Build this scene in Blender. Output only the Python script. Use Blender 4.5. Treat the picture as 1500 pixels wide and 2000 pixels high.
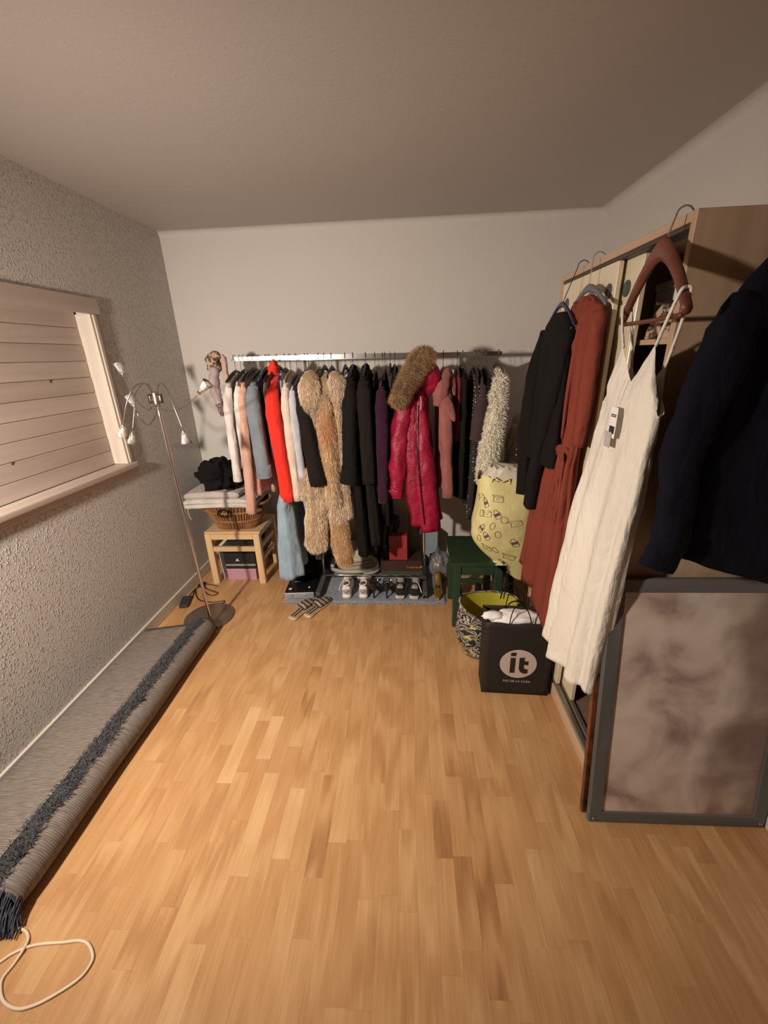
import bpy, bmesh, math, random
import numpy as np
from mathutils import Vector, Matrix, noise

for o in list(bpy.data.objects):
    bpy.data.objects.remove(o)
S = bpy.context.scene
COL = S.collection

# ------------------------------------------------------------------ camera
PITCH, YAW, ROLL, FPX, CAMZ = 0.3638, 0.0661, -0.0337, 802.76, 1.69
def _cam_axes():
    cp, sp, cy, sy = math.cos(PITCH), math.sin(PITCH), math.cos(YAW), math.sin(YAW)
    f = Vector((-sy*cp, cy*cp, -sp)); r = Vector((cy, sy, 0)); u = r.cross(f)
    c, s = math.cos(ROLL), math.sin(ROLL)
    return c*r + s*u, -s*r + c*u, f
_r, _u, _f = _cam_axes()
cd = bpy.data.cameras.new('camera'); cam = bpy.data.objects.new('camera', cd); COL.objects.link(cam)
cd.sensor_fit = 'HORIZONTAL'; cd.sensor_width = 36; cd.lens = 36*FPX/1500; cd.clip_start = .02
cam.matrix_world = Matrix(((_r.x, _u.x, -_f.x, 0), (_r.y, _u.y, -_f.y, 0), (_r.z, _u.z, -_f.z, CAMZ), (0, 0, 0, 1)))
S.camera = cam

# ------------------------------------------------------------------ world, light, exposure
w = bpy.data.worlds.new('world'); S.world = w; w.use_nodes = True
w.node_tree.nodes['Background'].inputs[0].default_value = (.02, .02, .022, 1)
w.node_tree.nodes['Background'].inputs[1].default_value = .3
LAMP = Vector((-1.46, .22, 1.78))          # bulb of the shaded reading lamp by the left wall, just out of frame
LAMP_AIM = Vector((-.42, 3.0, .38))
sd = bpy.data.lights.new('reading_lamp_light', 'SPOT')
sd.energy = 222; sd.color = (1, .87, .735); sd.shadow_soft_size = .06; sd.spot_size = math.radians(141); sd.spot_blend = 1.0
so = bpy.data.objects.new('reading_lamp_light', sd); COL.objects.link(so)
so.location = LAMP; so.rotation_euler = (LAMP_AIM - LAMP).to_track_quat('-Z', 'Y').to_euler()
S.view_settings.view_transform = 'Standard'; S.view_settings.look = 'None'
S.view_settings.gamma = 1; S.view_settings.use_curve_mapping = False
S.view_settings.exposure = 0.48

# ------------------------------------------------------------------ helpers
OFF = {}
def tag(o, label=None, cat=None, group=None, kind=None):
    if label: o['label'] = label
    if cat: o['category'] = cat
    if group: o['group'] = group
    if kind: o['kind'] = kind
    return o
def thing(name, loc, label, cat, group=None, kind=None):
    o = bpy.data.objects.new(name, None); COL.objects.link(o); o.location = loc; o.empty_display_size = .05
    OFF[o.as_pointer()] = Vector(loc)
    return tag(o, label, cat, group, kind)
def off(p):
    return OFF.get(p.as_pointer(), Vector((0, 0, 0))) if p else Vector((0, 0, 0))
def mk(name, V, F, mat, parent=None, smooth=True):
    V = [Vector(v) for v in V]
    if parent:
        o0 = off(parent)
    else:
        xs = [v.x for v in V]; ys = [v.y for v in V]; zs = [v.z for v in V]
        o0 = Vector(((min(xs)+max(xs))/2, (min(ys)+max(ys))/2, min(zs)))
    me = bpy.data.meshes.new(name); me.from_pydata([tuple(v-o0) for v in V], [], F); me.update()
    if smooth: me.polygons.foreach_set('use_smooth', [True]*len(me.polygons))
    if mat: me.materials.append(mat)
    o = bpy.data.objects.new(name, me); COL.objects.link(o)
    if parent: o.parent = parent
    else: o.location = o0
    OFF[o.as_pointer()] = o0
    return o
def box(name, x, y, z, mat, parent=None, bev=.002, M=None, seg=1):
    bm = bmesh.new(); bmesh.ops.create_cube(bm, size=1)
    for v in bm.verts:
        v.co = Vector(((x[0]+x[1])/2 + v.co.x*(x[1]-x[0]), (y[0]+y[1])/2 + v.co.y*(y[1]-y[0]), (z[0]+z[1])/2 + v.co.z*(z[1]-z[0])))
    if bev: bmesh.ops.bevel(bm, geom=bm.edges[:], offset=bev, segments=seg, affect='EDGES', profile=.6)
    if M: bm.transform(M)
    V = [v.co.copy() for v in bm.verts]; bm.verts.index_update(); F = [[v.index for v in f.verts] for f in bm.faces]; bm.free()
    return mk(name, V, F, mat, parent, False)
def cat(pts, n):
    """resample through points with Catmull-Rom"""
    P = [Vector(p) for p in pts]
    if len(P) == 2: P = [P[0], P[0].lerp(P[1], .5), P[1]]
    E_ = [P[0]*2-P[1]] + P + [P[-1]*2-P[-2]]
    out = []; m = len(P)-1
    for i in range(n):
        t = i/(n-1)*m; k = min(int(t), m-1); u = t-k
        a, b, c, d = E_[k], E_[k+1], E_[k+2], E_[k+3]
        out.append(.5*((2*b) + (c-a)*u + (2*a-5*b+4*c-d)*u*u + (3*b-a-3*c+d)*u**3))
    return out
def cat1(vals, n):
    return [v.x for v in cat([(a, 0, 0) for a in vals], n)]
def loft(name, R, mat, parent=None, caps=(True, True), closed=True, smooth=True):
    n = len(R[0]); V = [p for r in R for p in r]; F = []
    for i in range(len(R)-1):
        for j in range(n if closed else n-1):
            k = (j+1) % n
            F.append((i*n+j, i*n+k, (i+1)*n+k, (i+1)*n+j))
    if caps[0]: F.append(tuple(range(n))[::-1])
    if caps[1]: F.append(tuple((len(R)-1)*n+j for j in range(n)))
    return mk(name, V, F, mat, parent, smooth)
def frames(P, ref=Vector((0, 0, 1))):
    out = []; prev = None
    for i, p in enumerate(P):
        t = (P[min(i+1, len(P)-1)] - P[max(i-1, 0)]).normalized()
        if prev is None:
            a = ref if abs(t.dot(ref)) < .95 else Vector((1, 0, 0))
            nx = (a - t*a.dot(t)).normalized()
        else:
            nx = (prev - t*prev.dot(t)).normalized()
        prev = nx; out.append((p, nx, t.cross(nx)))
    return out
def tube(name, pts, r, mat, parent=None, n=8, res=None, smooth=True, loop=False):
    P = cat(pts, res or max(6, len(pts)*5)) if res != 0 else [Vector(p) for p in pts]
    rr = cat1(r, len(P)) if isinstance(r, (list, tuple)) else [r]*len(P)
    R = [[p + (a*math.cos(2*math.pi*j/n) + b*math.sin(2*math.pi*j/n))*rr[i] for j in range(n)] for i, (p, a, b) in enumerate(frames(P))]
    return loft(name, R, mat, parent, smooth=smooth)
def tubes(name, LL, r, mat, parent=None, n=6, res=None):
    V = []; F = []
    for pts in LL:
        P = cat(pts, res or len(pts)*5) if res != 0 else [Vector(p) for p in pts]
        b0 = len(V)
        for (p, a, b) in frames(P):
            V += [p + (a*math.cos(2*math.pi*j/n) + b*math.sin(2*math.pi*j/n))*r for j in range(n)]
        for i in range(len(P)-1):
            for j in range(n):
                k = (j+1) % n; F.append((b0+i*n+j, b0+i*n+k, b0+(i+1)*n+k, b0+(i+1)*n+j))
        F.append(tuple(b0+j for j in range(n))[::-1]); F.append(tuple(b0+(len(P)-1)*n+j for j in range(n)))
    return mk(name, V, F, mat, parent)
def lathe(name, prof, c, mat, parent=None, n=32, M=None, caps=(True, True)):
    R = [[Vector((r*math.cos(2*math.pi*j/n), r*math.sin(2*math.pi*j/n), z)) for j in range(n)] for r, z in prof]
    M = M or Matrix.Identity(4)
    R = [[(M @ p) + Vector(c) for p in r] for r in R]
    return loft(name, R, mat, parent, caps)
def poly(name, pts2, th, fn, mat, parent=None):
    """extruded flat polygon; fn maps (u,v,w) to world"""
    n = len(pts2); V = [fn(u, v, 0) for u, v in pts2] + [fn(u, v, th) for u, v in pts2]
    F = [tuple(range(n))[::-1], tuple(range(n, 2*n))] + [(i, (i+1) % n, n+(i+1) % n, n+i) for i in range(n)]
    return mk(name, V, F, mat, parent, False)
def text(name, s, size, mat, parent, M, ext=.0006, shear=0, align='CENTER'):
    c = bpy.data.curves.new(name, 'FONT'); c.body = s; c.size = size; c.extrude = ext; c.align_x = align; c.align_y = 'CENTER'; c.shear = shear
    q = bpy.data.objects.new(name, c); COL.objects.link(q); bpy.context.view_layer.update()
    me = bpy.data.meshes.new_from_object(q.evaluated_get(bpy.context.evaluated_depsgraph_get()))
    bpy.data.objects.remove(q); me.transform(Matrix.Translation(-off(parent)) @ M); me.materials.clear(); me.materials.append(mat)
    o = bpy.data.objects.new(name, me); COL.objects.link(o); o.parent = parent
    return o
def nz(x, y, z): return noise.noise(Vector((x, y, z)))

# ------------------------------------------------------------------ materials
MATS = {}
def nt(name):
    m = bpy.data.materials.new(name); m.use_nodes = True
    N = m.node_tree.nodes; L = m.node_tree.links
    return m, N, L, N['Principled BSDF']
def mat(name, col, rough=.6, metal=0, var=.12, vscale=18, bump=0, bscale=200, sheen=0, spec=.5, trans=0, alpha=1, coat=0, stretch=(1, 1, 1), bdist=.002, wrinkle=0):
    if name in MATS: return MATS[name]
    m, N, L, B = nt(name)
    B.inputs['Roughness'].default_value = rough; B.inputs['Metallic'].default_value = metal
    B.inputs['Specular IOR Level'].default_value = spec
    if sheen: B.inputs['Sheen Weight'].default_value = sheen; B.inputs['Sheen Roughness'].default_value = .5
    if trans: B.inputs['Transmission Weight'].default_value = trans
    if coat: B.inputs['Coat Weight'].default_value = coat; B.inputs['Coat Roughness'].default_value = .15
    if alpha < 1: B.inputs['Alpha'].default_value = alpha
    tc = N.new('ShaderNodeTexCoord'); mp = N.new('ShaderNodeMapping'); mp.inputs['Scale'].default_value = stretch
    L.new(tc.outputs['Object'], mp.inputs[0])
    n1 = N.new('ShaderNodeTexNoise'); n1.inputs['Scale'].default_value = vscale; n1.inputs['Detail'].default_value = 5
    L.new(mp.outputs[0], n1.inputs['Vector'])
    rp = N.new('ShaderNodeValToRGB'); e = rp.color_ramp.elements
    e[0].position = .3; e[1].position = .7
    e[0].color = (*[max(0, c*(1-var)) for c in col], 1); e[1].color = (*[min(1, c*(1+var)) for c in col], 1)
    L.new(n1.outputs[0], rp.inputs[0]); L.new(rp.outputs[0], B.inputs['Base Color'])
    if bump:
        n2 = N.new('ShaderNodeTexNoise'); n2.inputs['Scale'].default_value = bscale; n2.inputs['Detail'].default_value = 3
        L.new(mp.outputs[0], n2.inputs['Vector'])
        bp = N.new('ShaderNodeBump'); bp.inputs['Strength'].default_value = bump; bp.inputs['Distance'].default_value = bdist
        L.new(n2.outputs[0], bp.inputs['Height']); L.new(bp.outputs[0], B.inputs['Normal'])
        if wrinkle:
            m3 = N.new('ShaderNodeMapping'); m3.inputs['Scale'].default_value = (1, 1, .45); m3.inputs['Rotation'].default_value = (.25, .2, 0); L.new(tc.outputs['Object'], m3.inputs[0])
            n3 = N.new('ShaderNodeTexNoise'); n3.inputs['Scale'].default_value = 17; n3.inputs['Detail'].default_value = 2.5; n3.inputs['Distortion'].default_value = .8; L.new(m3.outputs[0], n3.inputs['Vector'])
            b3 = N.new('ShaderNodeBump'); b3.inputs['Strength'].default_value = wrinkle; b3.inputs['Distance'].default_value = .02
            L.new(n3.outputs[0], b3.inputs['Height']); L.new(b3.outputs[0], bp.inputs['Normal'])
    MATS[name] = m
    return m
def fabric(name, col, rough=.92, sheen=.15, bump=.5, bscale=260, var=.14, vs=9, **k):
    k.setdefault('wrinkle', .55)
    return mat(name, col, rough, 0, var, vs, bump, bscale, sheen, .2, **k)
def wood(name, c1, c2, axis=1, scale=1.0, rough=.5, bump=.15):
    if name in MATS: return MATS[name]
    m, N, L, B = nt(name); B.inputs['Roughness'].default_value = rough; B.inputs['Specular IOR Level'].default_value = .35
    tc = N.new('ShaderNodeTexCoord'); mp = N.new('ShaderNodeMapping')
    sc = [26*scale]*3; sc[axis] = 1.6*scale; mp.inputs['Scale'].default_value = sc
    oi = N.new('ShaderNodeObjectInfo'); mul = N.new('ShaderNodeVectorMath'); mul.operation = 'SCALE'; mul.inputs[0].default_value = (7, 9, 5)
    L.new(oi.outputs['Random'], mul.inputs['Scale']); add = N.new('ShaderNodeVectorMath'); L.new(tc.outputs['Object'], add.inputs[0]); L.new(mul.outputs[0], add.inputs[1])
    L.new(add.outputs[0], mp.inputs[0])
    n1 = N.new('ShaderNodeTexNoise'); n1.inputs['Scale'].default_value = 1.3; n1.inputs['Detail'].default_value = 6; n1.inputs['Distortion'].default_value = .6
    L.new(mp.outputs[0], n1.inputs['Vector'])
    rp = N.new('ShaderNodeValToRGB'); e = rp.color_ramp.elements; e[0].position = .3; e[1].position = .72; e[0].color = (*c1, 1); e[1].color = (*c2, 1)
    L.new(n1.outputs[0], rp.inputs[0])
    hs = N.new('ShaderNodeHueSaturation'); mr = N.new('ShaderNodeMapRange'); mr.inputs[3].default_value = .92; mr.inputs[4].default_value = 1.08
    L.new(oi.outputs['Random'], mr.inputs[0]); L.new(mr.outputs[0], hs.inputs['Value']); L.new(rp.outputs[0], hs.inputs['Color'])
    L.new(hs.outputs[0], B.inputs['Base Color'])
    bp = N.new('ShaderNodeBump'); bp.inputs['Strength'].default_value = bump; bp.inputs['Distance'].default_value = .001
    L.new(n1.outputs[0], bp.inputs['Height']); L.new(bp.outputs[0], B.inputs['Normal'])
    MATS[name] = m
    return m
def woodchip(name, col, strength=.8, scale=55, rough=.75):
    m, N, L, B = nt(name); B.inputs['Roughness'].default_value = rough; B.inputs['Specular IOR Level'].default_value = .3
    tc = N.new('ShaderNodeTexCoord')
    n0 = N.new('ShaderNodeTexNoise'); n0.inputs['Scale'].default_value = 1.3; n0.inputs['Detail'].default_value = 3; L.new(tc.outputs['Object'], n0.inputs['Vector'])
    rp = N.new('ShaderNodeValToRGB'); e = rp.color_ramp.elements; e[0].position = .3; e[1].position = .7
    e[0].color = (*[c*.96 for c in col], 1); e[1].color = (*col, 1); L.new(n0.outputs[0], rp.inputs[0]); L.new(rp.outputs[0], B.inputs['Base Color'])
    mp = N.new('ShaderNodeMapping'); mp.inputs['Scale'].default_value = (1, 1, .8); L.new(tc.outputs['Object'], mp.inputs[0])
    n1 = N.new('ShaderNodeTexNoise'); n1.inputs['Scale'].default_value = scale; n1.inputs['Detail'].default_value = 2; n1.inputs['Roughness'].default_value = .45
    L.new(mp.outputs[0], n1.inputs['Vector'])
    r2 = N.new('ShaderNodeMapRange'); r2.inputs[1].default_value = .52; r2.inputs[2].default_value = .74; L.new(n1.outputs[0], r2.inputs[0])
    bp = N.new('ShaderNodeBump'); bp.inputs['Strength'].default_value = strength; bp.inputs['Distance'].default_value = .006
    L.new(r2.outputs[0], bp.inputs['Height']); L.new(bp.outputs[0], B.inputs['Normal'])
    MATS[name] = m
    return m
def spots(name, base, spot, scale=40, thr=.35, ring=None, rough=.85):
    """voronoi dots; with ring: leopard rosettes"""
    m, N, L, B = nt(name); B.inputs['Roughness'].default_value = rough
    tc = N.new('ShaderNodeTexCoord'); n1 = N.new('ShaderNodeTexNoise'); n1.inputs['Scale'].default_value = scale*.9
    v = N.new('ShaderNodeTexVoronoi'); v.inputs['Scale'].default_value = scale
    if ring is None: v.inputs['Randomness'].default_value = .35
    if ring is not None:
        mx = N.new('ShaderNodeVectorMath'); mx.operation = 'MULTIPLY_ADD'; L.new(n1.outputs['Color'], mx.inputs[0]); mx.inputs[1].default_value = (.03,)*3
        L.new(tc.outputs['Object'], mx.inputs[2]); L.new(mx.outputs[0], v.inputs['Vector'])
    else:
        L.new(tc.outputs['Object'], v.inputs['Vector'])
    rp = N.new('ShaderNodeValToRGB'); rp.color_ramp.interpolation = 'CONSTANT'; e = rp.color_ramp.elements
    if ring is None:
        e[0].color = (*spot, 1); e[1].position = thr; e[1].color = (*base, 1)
    else:
        e[0].color = (*ring, 1); e[1].position = thr*.6; e[1].color = (*spot, 1); x = rp.color_ramp.elements.new(thr*1.25); x.color = (*base, 1)
    L.new(v.outputs['Distance'], rp.inputs[0]); L.new(rp.outputs[0], B.inputs['Base Color'])
    MATS[name] = m
    return m
def attrmat(name, rough=.8, sheen=.3):
    m, N, L, B = nt(name); B.inputs['Roughness'].default_value = rough; B.inputs['Sheen Weight'].default_value = sheen
    B.inputs['Specular IOR Level'].default_value = .2
    a = N.new('ShaderNodeAttribute'); a.attribute_name = 'tint'; L.new(a.outputs['Color'], B.inputs['Base Color'])
    MATS[name] = m
    return m

black_fab = fabric('black_fabric', (.0075, .0065, .0068), .95, 0)
black_wool = fabric('black_wool', (.009, .0075, .0075), sheen=.0, bscale=150)
chrome = mat('chrome', (.75, .74, .72), .18, 1, .04)
steel = mat('brushed_steel', (.42, .38, .34), .38, 1, .06)
black_plastic = mat('black_plastic', (.015, .015, .016), .4, 0, .1)
white_plastic = mat('white_plastic', (.75, .72, .66), .4, 0, .05)
wire = mat('hanger_wire', (.08, .075, .08), .35, .8, .1)
paper_white = mat('white_paper', (.82, .80, .80), .7, 0, .04, bump=.2, bscale=30)
pine = wood('pale_pine', (.62, .42, .22), (.76, .56, .33), 2, .6, .45)
pine_x = wood('pale_pine_across', (.62, .42, .22), (.76, .56, .33), 0, .6, .45)

# ------------------------------------------------------------------ the room
LX, RX, BY, FY, H = -1.745, 1.324, 3.319, -1.6, 2.55
wall_l = woodchip('woodchip_wall', (.62, .585, .555), 1.0, 108)
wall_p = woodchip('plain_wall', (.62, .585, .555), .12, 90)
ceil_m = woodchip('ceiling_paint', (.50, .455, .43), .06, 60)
def slab(name, x, y, z, m):
    return tag(box(name, x, y, z, m, None, 0), kind='structure')
def wall_with_opening(name, x0, x1, y0, y1, oy0, oy1, oz0, oz1, m):
    V = []; F = []
    for (a, b, c, d) in ((y0, oy0, 0, H), (oy1, y1, 0, H), (oy0, oy1, 0, oz0), (oy0, oy1, oz1, H)):
        k = len(V); V += [Vector((x, y, z)) for x in (x0, x1) for y, z in ((a, c), (b, c), (b, d), (a, d))]
        F += [(k, k+3, k+2, k+1), (k+4, k+5, k+6, k+7), (k, k+1, k+5, k+4), (k+1, k+2, k+6, k+5), (k+2, k+3, k+7, k+6), (k+3, k, k+4, k+7)]
    return tag(mk(name, V, F, m, None, False), kind='structure')
WIN = (.55, 2.412, 1.10, 1.965)      # opening in the left wall: y0, y1, z0, z1
wall_with_opening('wall_left', LX-.16, LX, FY-.1, BY+.1, *WIN, wall_l)
slab('wall_back', (LX, RX+.1), (BY, BY+.1), (0, H), wall_p)
slab('wall_right', (RX, RX+.1), (FY-.1, BY), (0, H), wall_p)
slab('wall_front', (LX, RX), (FY-.1, FY), (0, H), wall_p)
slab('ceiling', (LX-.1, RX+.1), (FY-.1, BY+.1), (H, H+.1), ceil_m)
# rounded cove where walls meet ceiling (back and right)
def cove(name, pts, r, dirs):
    V = []; F = []; n = 8
    for (p, d) in zip(pts, dirs):
        for i in range(n+1):
            a = math.pi/2*i/n
            V.append(Vector((p[0]+d[0]*r*(1-math.sin(a)), p[1]+d[1]*r*(1-math.sin(a)), H-r*(1-math.cos(a)))))
    for i in range(n): F.append((i, i+1, n+2+i, n+1+i))
    return tag(mk(name, V, F, wall_p), kind='structure')
cove('trim_1', [(LX, BY-.0005), (RX, BY-.0005)], .035, [(0, -1), (0, -1)])
cove('trim_2', [(RX-.0005, BY), (RX-.0005, FY)], .05, [(-1, 0), (-1, 0)])
base_m = mat('baseboard_paint', (.66, .62, .55), .45, 0, .05, 6)
tag(box('baseboard_left', (LX, LX+.014), (FY, BY), (0, .084), base_m, None, .004), kind='structure')
tag(box('baseboard_back', (LX+.014, RX), (BY-.014, BY), (0, .105), base_m, None, .004), kind='structure')
tag(box('baseboard_right', (RX-.014, RX), (FY, BY-.014), (0, .084), base_m, None, .004), kind='structure')

# floor: three-strip laminate, every strip its own piece
def plank_mat():
    m, N, L, B = nt('laminate'); B.inputs['Roughness'].default_value = .36; B.inputs['Specular IOR Level'].default_value = .45
    oi = N.new('ShaderNodeObjectInfo'); ge = N.new('ShaderNodeNewGeometry'); sp = N.new('ShaderNodeSeparateColor'); L.new(oi.outputs['Color'], sp.inputs[0])
    def mth(op, a, b):
        q = N.new('ShaderNodeMath'); q.operation = op
        for i, x in enumerate((a, b)):
            if isinstance(x, (int, float)): q.inputs[i].default_value = x
            else: L.new(x, q.inputs[i])
        return q.outputs[0]
    ri = mth('MULTIPLY', mth('SUBTRACT', ge.outputs['Random Per Island'], .5), sp.outputs[1])
    tone = mth('ADD', sp.outputs[0], ri)
    seed = mth('ADD', mth('MULTIPLY', oi.outputs['Random'], 31.0), mth('MULTIPLY', ge.outputs['Random Per Island'], 47.0))
    cb = N.new('ShaderNodeCombineXYZ'); L.new(seed, cb.inputs[0]); L.new(mth('MULTIPLY', seed, 1.7), cb.inputs[1]); L.new(seed, cb.inputs[2])
    add = N.new('ShaderNodeVectorMath'); L.new(ge.outputs['Position'], add.inputs[0]); L.new(cb.outputs[0], add.inputs[1])
    mp = N.new('ShaderNodeMapping'); mp.inputs['Scale'].default_value = (52, 1.3, 10); L.new(add.outputs[0], mp.inputs[0])
    n1 = N.new('ShaderNodeTexNoise'); n1.inputs['Scale'].default_value = 1; n1.inputs['Detail'].default_value = 5; n1.inputs['Distortion'].default_value = .5; L.new(mp.outputs[0], n1.inputs['Vector'])
    mp2 = N.new('ShaderNodeMapping'); mp2.inputs['Scale'].default_value = (9, 1.1, 4); L.new(add.outputs[0], mp2.inputs[0])
    wv = N.new('ShaderNodeTexWave'); wv.wave_type = 'RINGS'; wv.inputs['Scale'].default_value = 1.9; wv.inputs['Distortion'].default_value = 5.0; wv.inputs['Detail'].default_value = 2; wv.inputs['Detail Scale'].default_value = 1.2
    L.new(mp2.outputs[0], wv.inputs['Vector'])
    mp3 = N.new('ShaderNodeMapping'); mp3.inputs['Scale'].default_value = (260, 9, 10); L.new(add.outputs[0], mp3.inputs[0])
    n3 = N.new('ShaderNodeTexNoise'); n3.inputs['Scale'].default_value = 1; n3.inputs['Detail'].default_value = 3; L.new(mp3.outputs[0], n3.inputs['Vector'])
    rp = N.new('ShaderNodeValToRGB'); e = rp.color_ramp.elements
    e[0].position = .0; e[0].color = (.32, .15, .058, 1); e[1].position = 1; e[1].color = (.70, .45, .225, 1)
    x = rp.color_ramp.elements.new(.5); x.color = (.53, .29, .125, 1)
    g = mth('MULTIPLY', mth('SUBTRACT', n1.outputs[0], .5), .44)
    wk = mth('MULTIPLY', mth('MULTIPLY', mth('SUBTRACT', wv.outputs['Fac'], .52), sp.outputs[2]), .32)
    fine = mth('MULTIPLY', mth('SUBTRACT', n3.outputs[0], .5), .42)
    L.new(mth('ADD', mth('ADD', mth('ADD', tone, g), wk), fine), rp.inputs[0]); L.new(rp.outputs[0], B.inputs['Base Color'])
    bp = N.new('ShaderNodeBump'); bp.inputs['Strength'].default_value = .08; bp.inputs['Distance'].default_value = .0006
    L.new(n1.outputs[0], bp.inputs['Height']); L.new(bp.outputs[0], B.inputs['Normal'])
    return m
LAM = plank_mat()
def build_floor():
    random.seed(11)
    fl = tag(box('floor', (LX, RX), (FY, BY), (-.08, -.006), mat('underlay', (.3, .15, .07), .8), None, 0), kind='structure')
    SW = .0655; X0 = -.642
    special = {}   # column -> list of (y0, y1, tone, wave)
    def sp(x, y0, y1, t, wv=.5): special.setdefault(round((x-X0)/SW - .001), []).append((y0, y1, t, wv))
    sp(-.835, 1.19, 1.597, .86); sp(-.70, 1.307, 1.543, .84); sp(-.642, .859, 1.243, .82); sp(-.511, .918, 1.178, .83)
    sp(-.314, .979, 1.33, .74); sp(.079, .942, 1.146, .34, 1.3); sp(-.70, .40, .68, .74); sp(.144, 1.25, 1.58, .42, 1.2)
    sp(-.576, 1.54, 1.9, .42, 1.2); sp(-.38, .866, 1.24, .40, 1.4); sp(.21, .60, 1.02, .34, 1.3); sp(.21, 1.02, 1.373, .36, .8)
    sp(.472, 1.076, 1.45, .62); sp(.144, .7, .95, .38, 1.2)
    pieces = []
    k0 = math.floor((LX-X0)/SW); k1 = math.ceil((RX-X0)/SW)
    for k in range(k0, k1):
        xa, xb = max(LX, X0+k*SW), min(RX, X0+(k+1)*SW)
        if xb-xa < .004: continue
        fixed = sorted(special.get(k, []))
        y = FY; fi = 0
        while y < BY-.001:
            nxt = fixed[fi][0] if fi < len(fixed) else 99
            ln = random.choice((.26, .31, .36, .40, .45))*random.uniform(.92, 1.08)
            if y >= nxt-.001:
                y1 = fixed[fi][1]; t = fixed[fi][2]; wv = fixed[fi][3]; fi += 1
            else:
                y1 = min(y+ln, BY)
                if y1 > nxt-.12: y1 = nxt if nxt-y < .6 else y+(nxt-y)/2
                t = min(.78, max(.36, random.gauss(.55, .05))); wv = random.choice((.25, .4, .6, 1.0))
            y1 = min(y1, BY); pieces.append((xa, xb, y, y1, t, wv)); y = y1
    def vis(p):
        xa, xb, ya, yb, t, wv = p; cx, cy = (xa+xb)/2, (ya+yb)/2
        return yb > .47 and cx > -1.33 and cy < 2.66 and cx < .44+.55*max(.0, 1.9-cy) and (cx < .72 or cy < 1.12) and cx > -1.3+ (0 if cy > .6 else .1)
    v = sorted([p for p in pieces if vis(p)], key=lambda p: (p[2]+p[3])/2)
    near, rest = v[:300], v[300:] + [p for p in pieces if not vis(p)]
    g = .0001
    me = None
    for (xa, xb, ya, yb, t, wv) in near:
        if me is None:
            o = box('plank', (-.5, .5), (-.5, .5), (-.006, 0), LAM, fl, 0); me = o.data
            me.transform(Matrix.Translation(off(fl)))
        else:
            o = bpy.data.objects.new('plank', me); COL.objects.link(o); o.parent = fl
        o.location = Vector(((xa+xb)/2, (ya+yb)/2, -random.random()*.0003)) - off(fl)
        o.scale = (xb-xa-2*g, yb-ya-2*g, 1); o.color = (t, 0, wv, 1)
    V = []; F = []
    for (xa, xb, ya, yb, t, wv) in rest:
        b = len(V); V += [(x, y, z) for z in (-.006, 0) for x, y in ((xa+g, ya+g), (xb-g, ya+g), (xb-g, yb-g), (xa+g, yb-g))]
        F += [(b+4, b+5, b+6, b+7), (b, b+1, b+5, b+4), (b+1, b+2, b+6, b+5), (b+2, b+3, b+7, b+6), (b+3, b, b+4, b+7)]
    o = mk('far_planks', V, F, LAM, fl, False); o.color = (.55, .35, .5, 1); o['kind'] = 'stuff'
build_floor()

# boarded-up window on the left wall
def build_window():
    wm = wood('washed_pine', (.45, .365, .315), (.56, .475, .42), 1, .45, .6)
    wz = wood('washed_pine_upright', (.52, .45, .39), (.64, .57, .49), 2, .45, .6)
    y0, y1, z0, z1 = WIN; D = LX-.075
    t = thing('window_1', (LX, (y0+y1)/2, z0), 'washed pine frame filled with horizontal boards on the left wall', 'window', kind='structure')
    box('top_casing', (LX+.0005, LX+.018), (y0-.06, y1+.062), (z1-.012, z1+.072), wm, t, .004, None, 2)
    box('sill', (D+.001, LX+.034), (y0-.05, y1+.05), (z0-.022, z0+.014), wm, t, .012, None, 3)
    box('apron', (LX+.0005, LX+.02), (y0-.06, y1+.056), (z0-.052, z0-.0225), wm, t, .005, None, 2)
    box('jamb', (D-.06, LX+.012), (y1-.02, y1-.0005), (z0+.0145, z1-.0125), wz, t, .002)
    box('jamb', (D-.06, LX+.012), (y0+.0005, y0+.02), (z0+.0145, z1-.0125), wz, t, .002)
    box('side_casing', (LX+.0005, LX+.020), (y1-.004, y1+.022), (z0+.0145, z1-.0125), wz, t, .006, None, 2)
    box('side_casing', (LX+.0005, LX+.013), (y1+.0225, y1+.055), (z0+.0145, z1-.0125), wm, t, .004)
    n = 10; a, b = z0+.012, z1+.005; hgt = (b-a)/n
    for i in range(n):
        box('board', (D-.018, D+.0012*(i % 2)), (y0+.02, y1-.0205), (a+i*hgt+.0008, a+(i+1)*hgt-.0008), wm, t, .0028)
    for (yy, zz) in ((1.75, 1.28), (2.10, 1.62)):
        lathe('knot', [(.0, 0), (.008, .0004), (.009, 0)], (D+.0014, yy, zz), mat('knot_brown', (.16, .09, .05), .6), t, 10, Matrix.Rotation(math.pi/2, 4, 'Y'), (False, False))
build_window()

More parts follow.
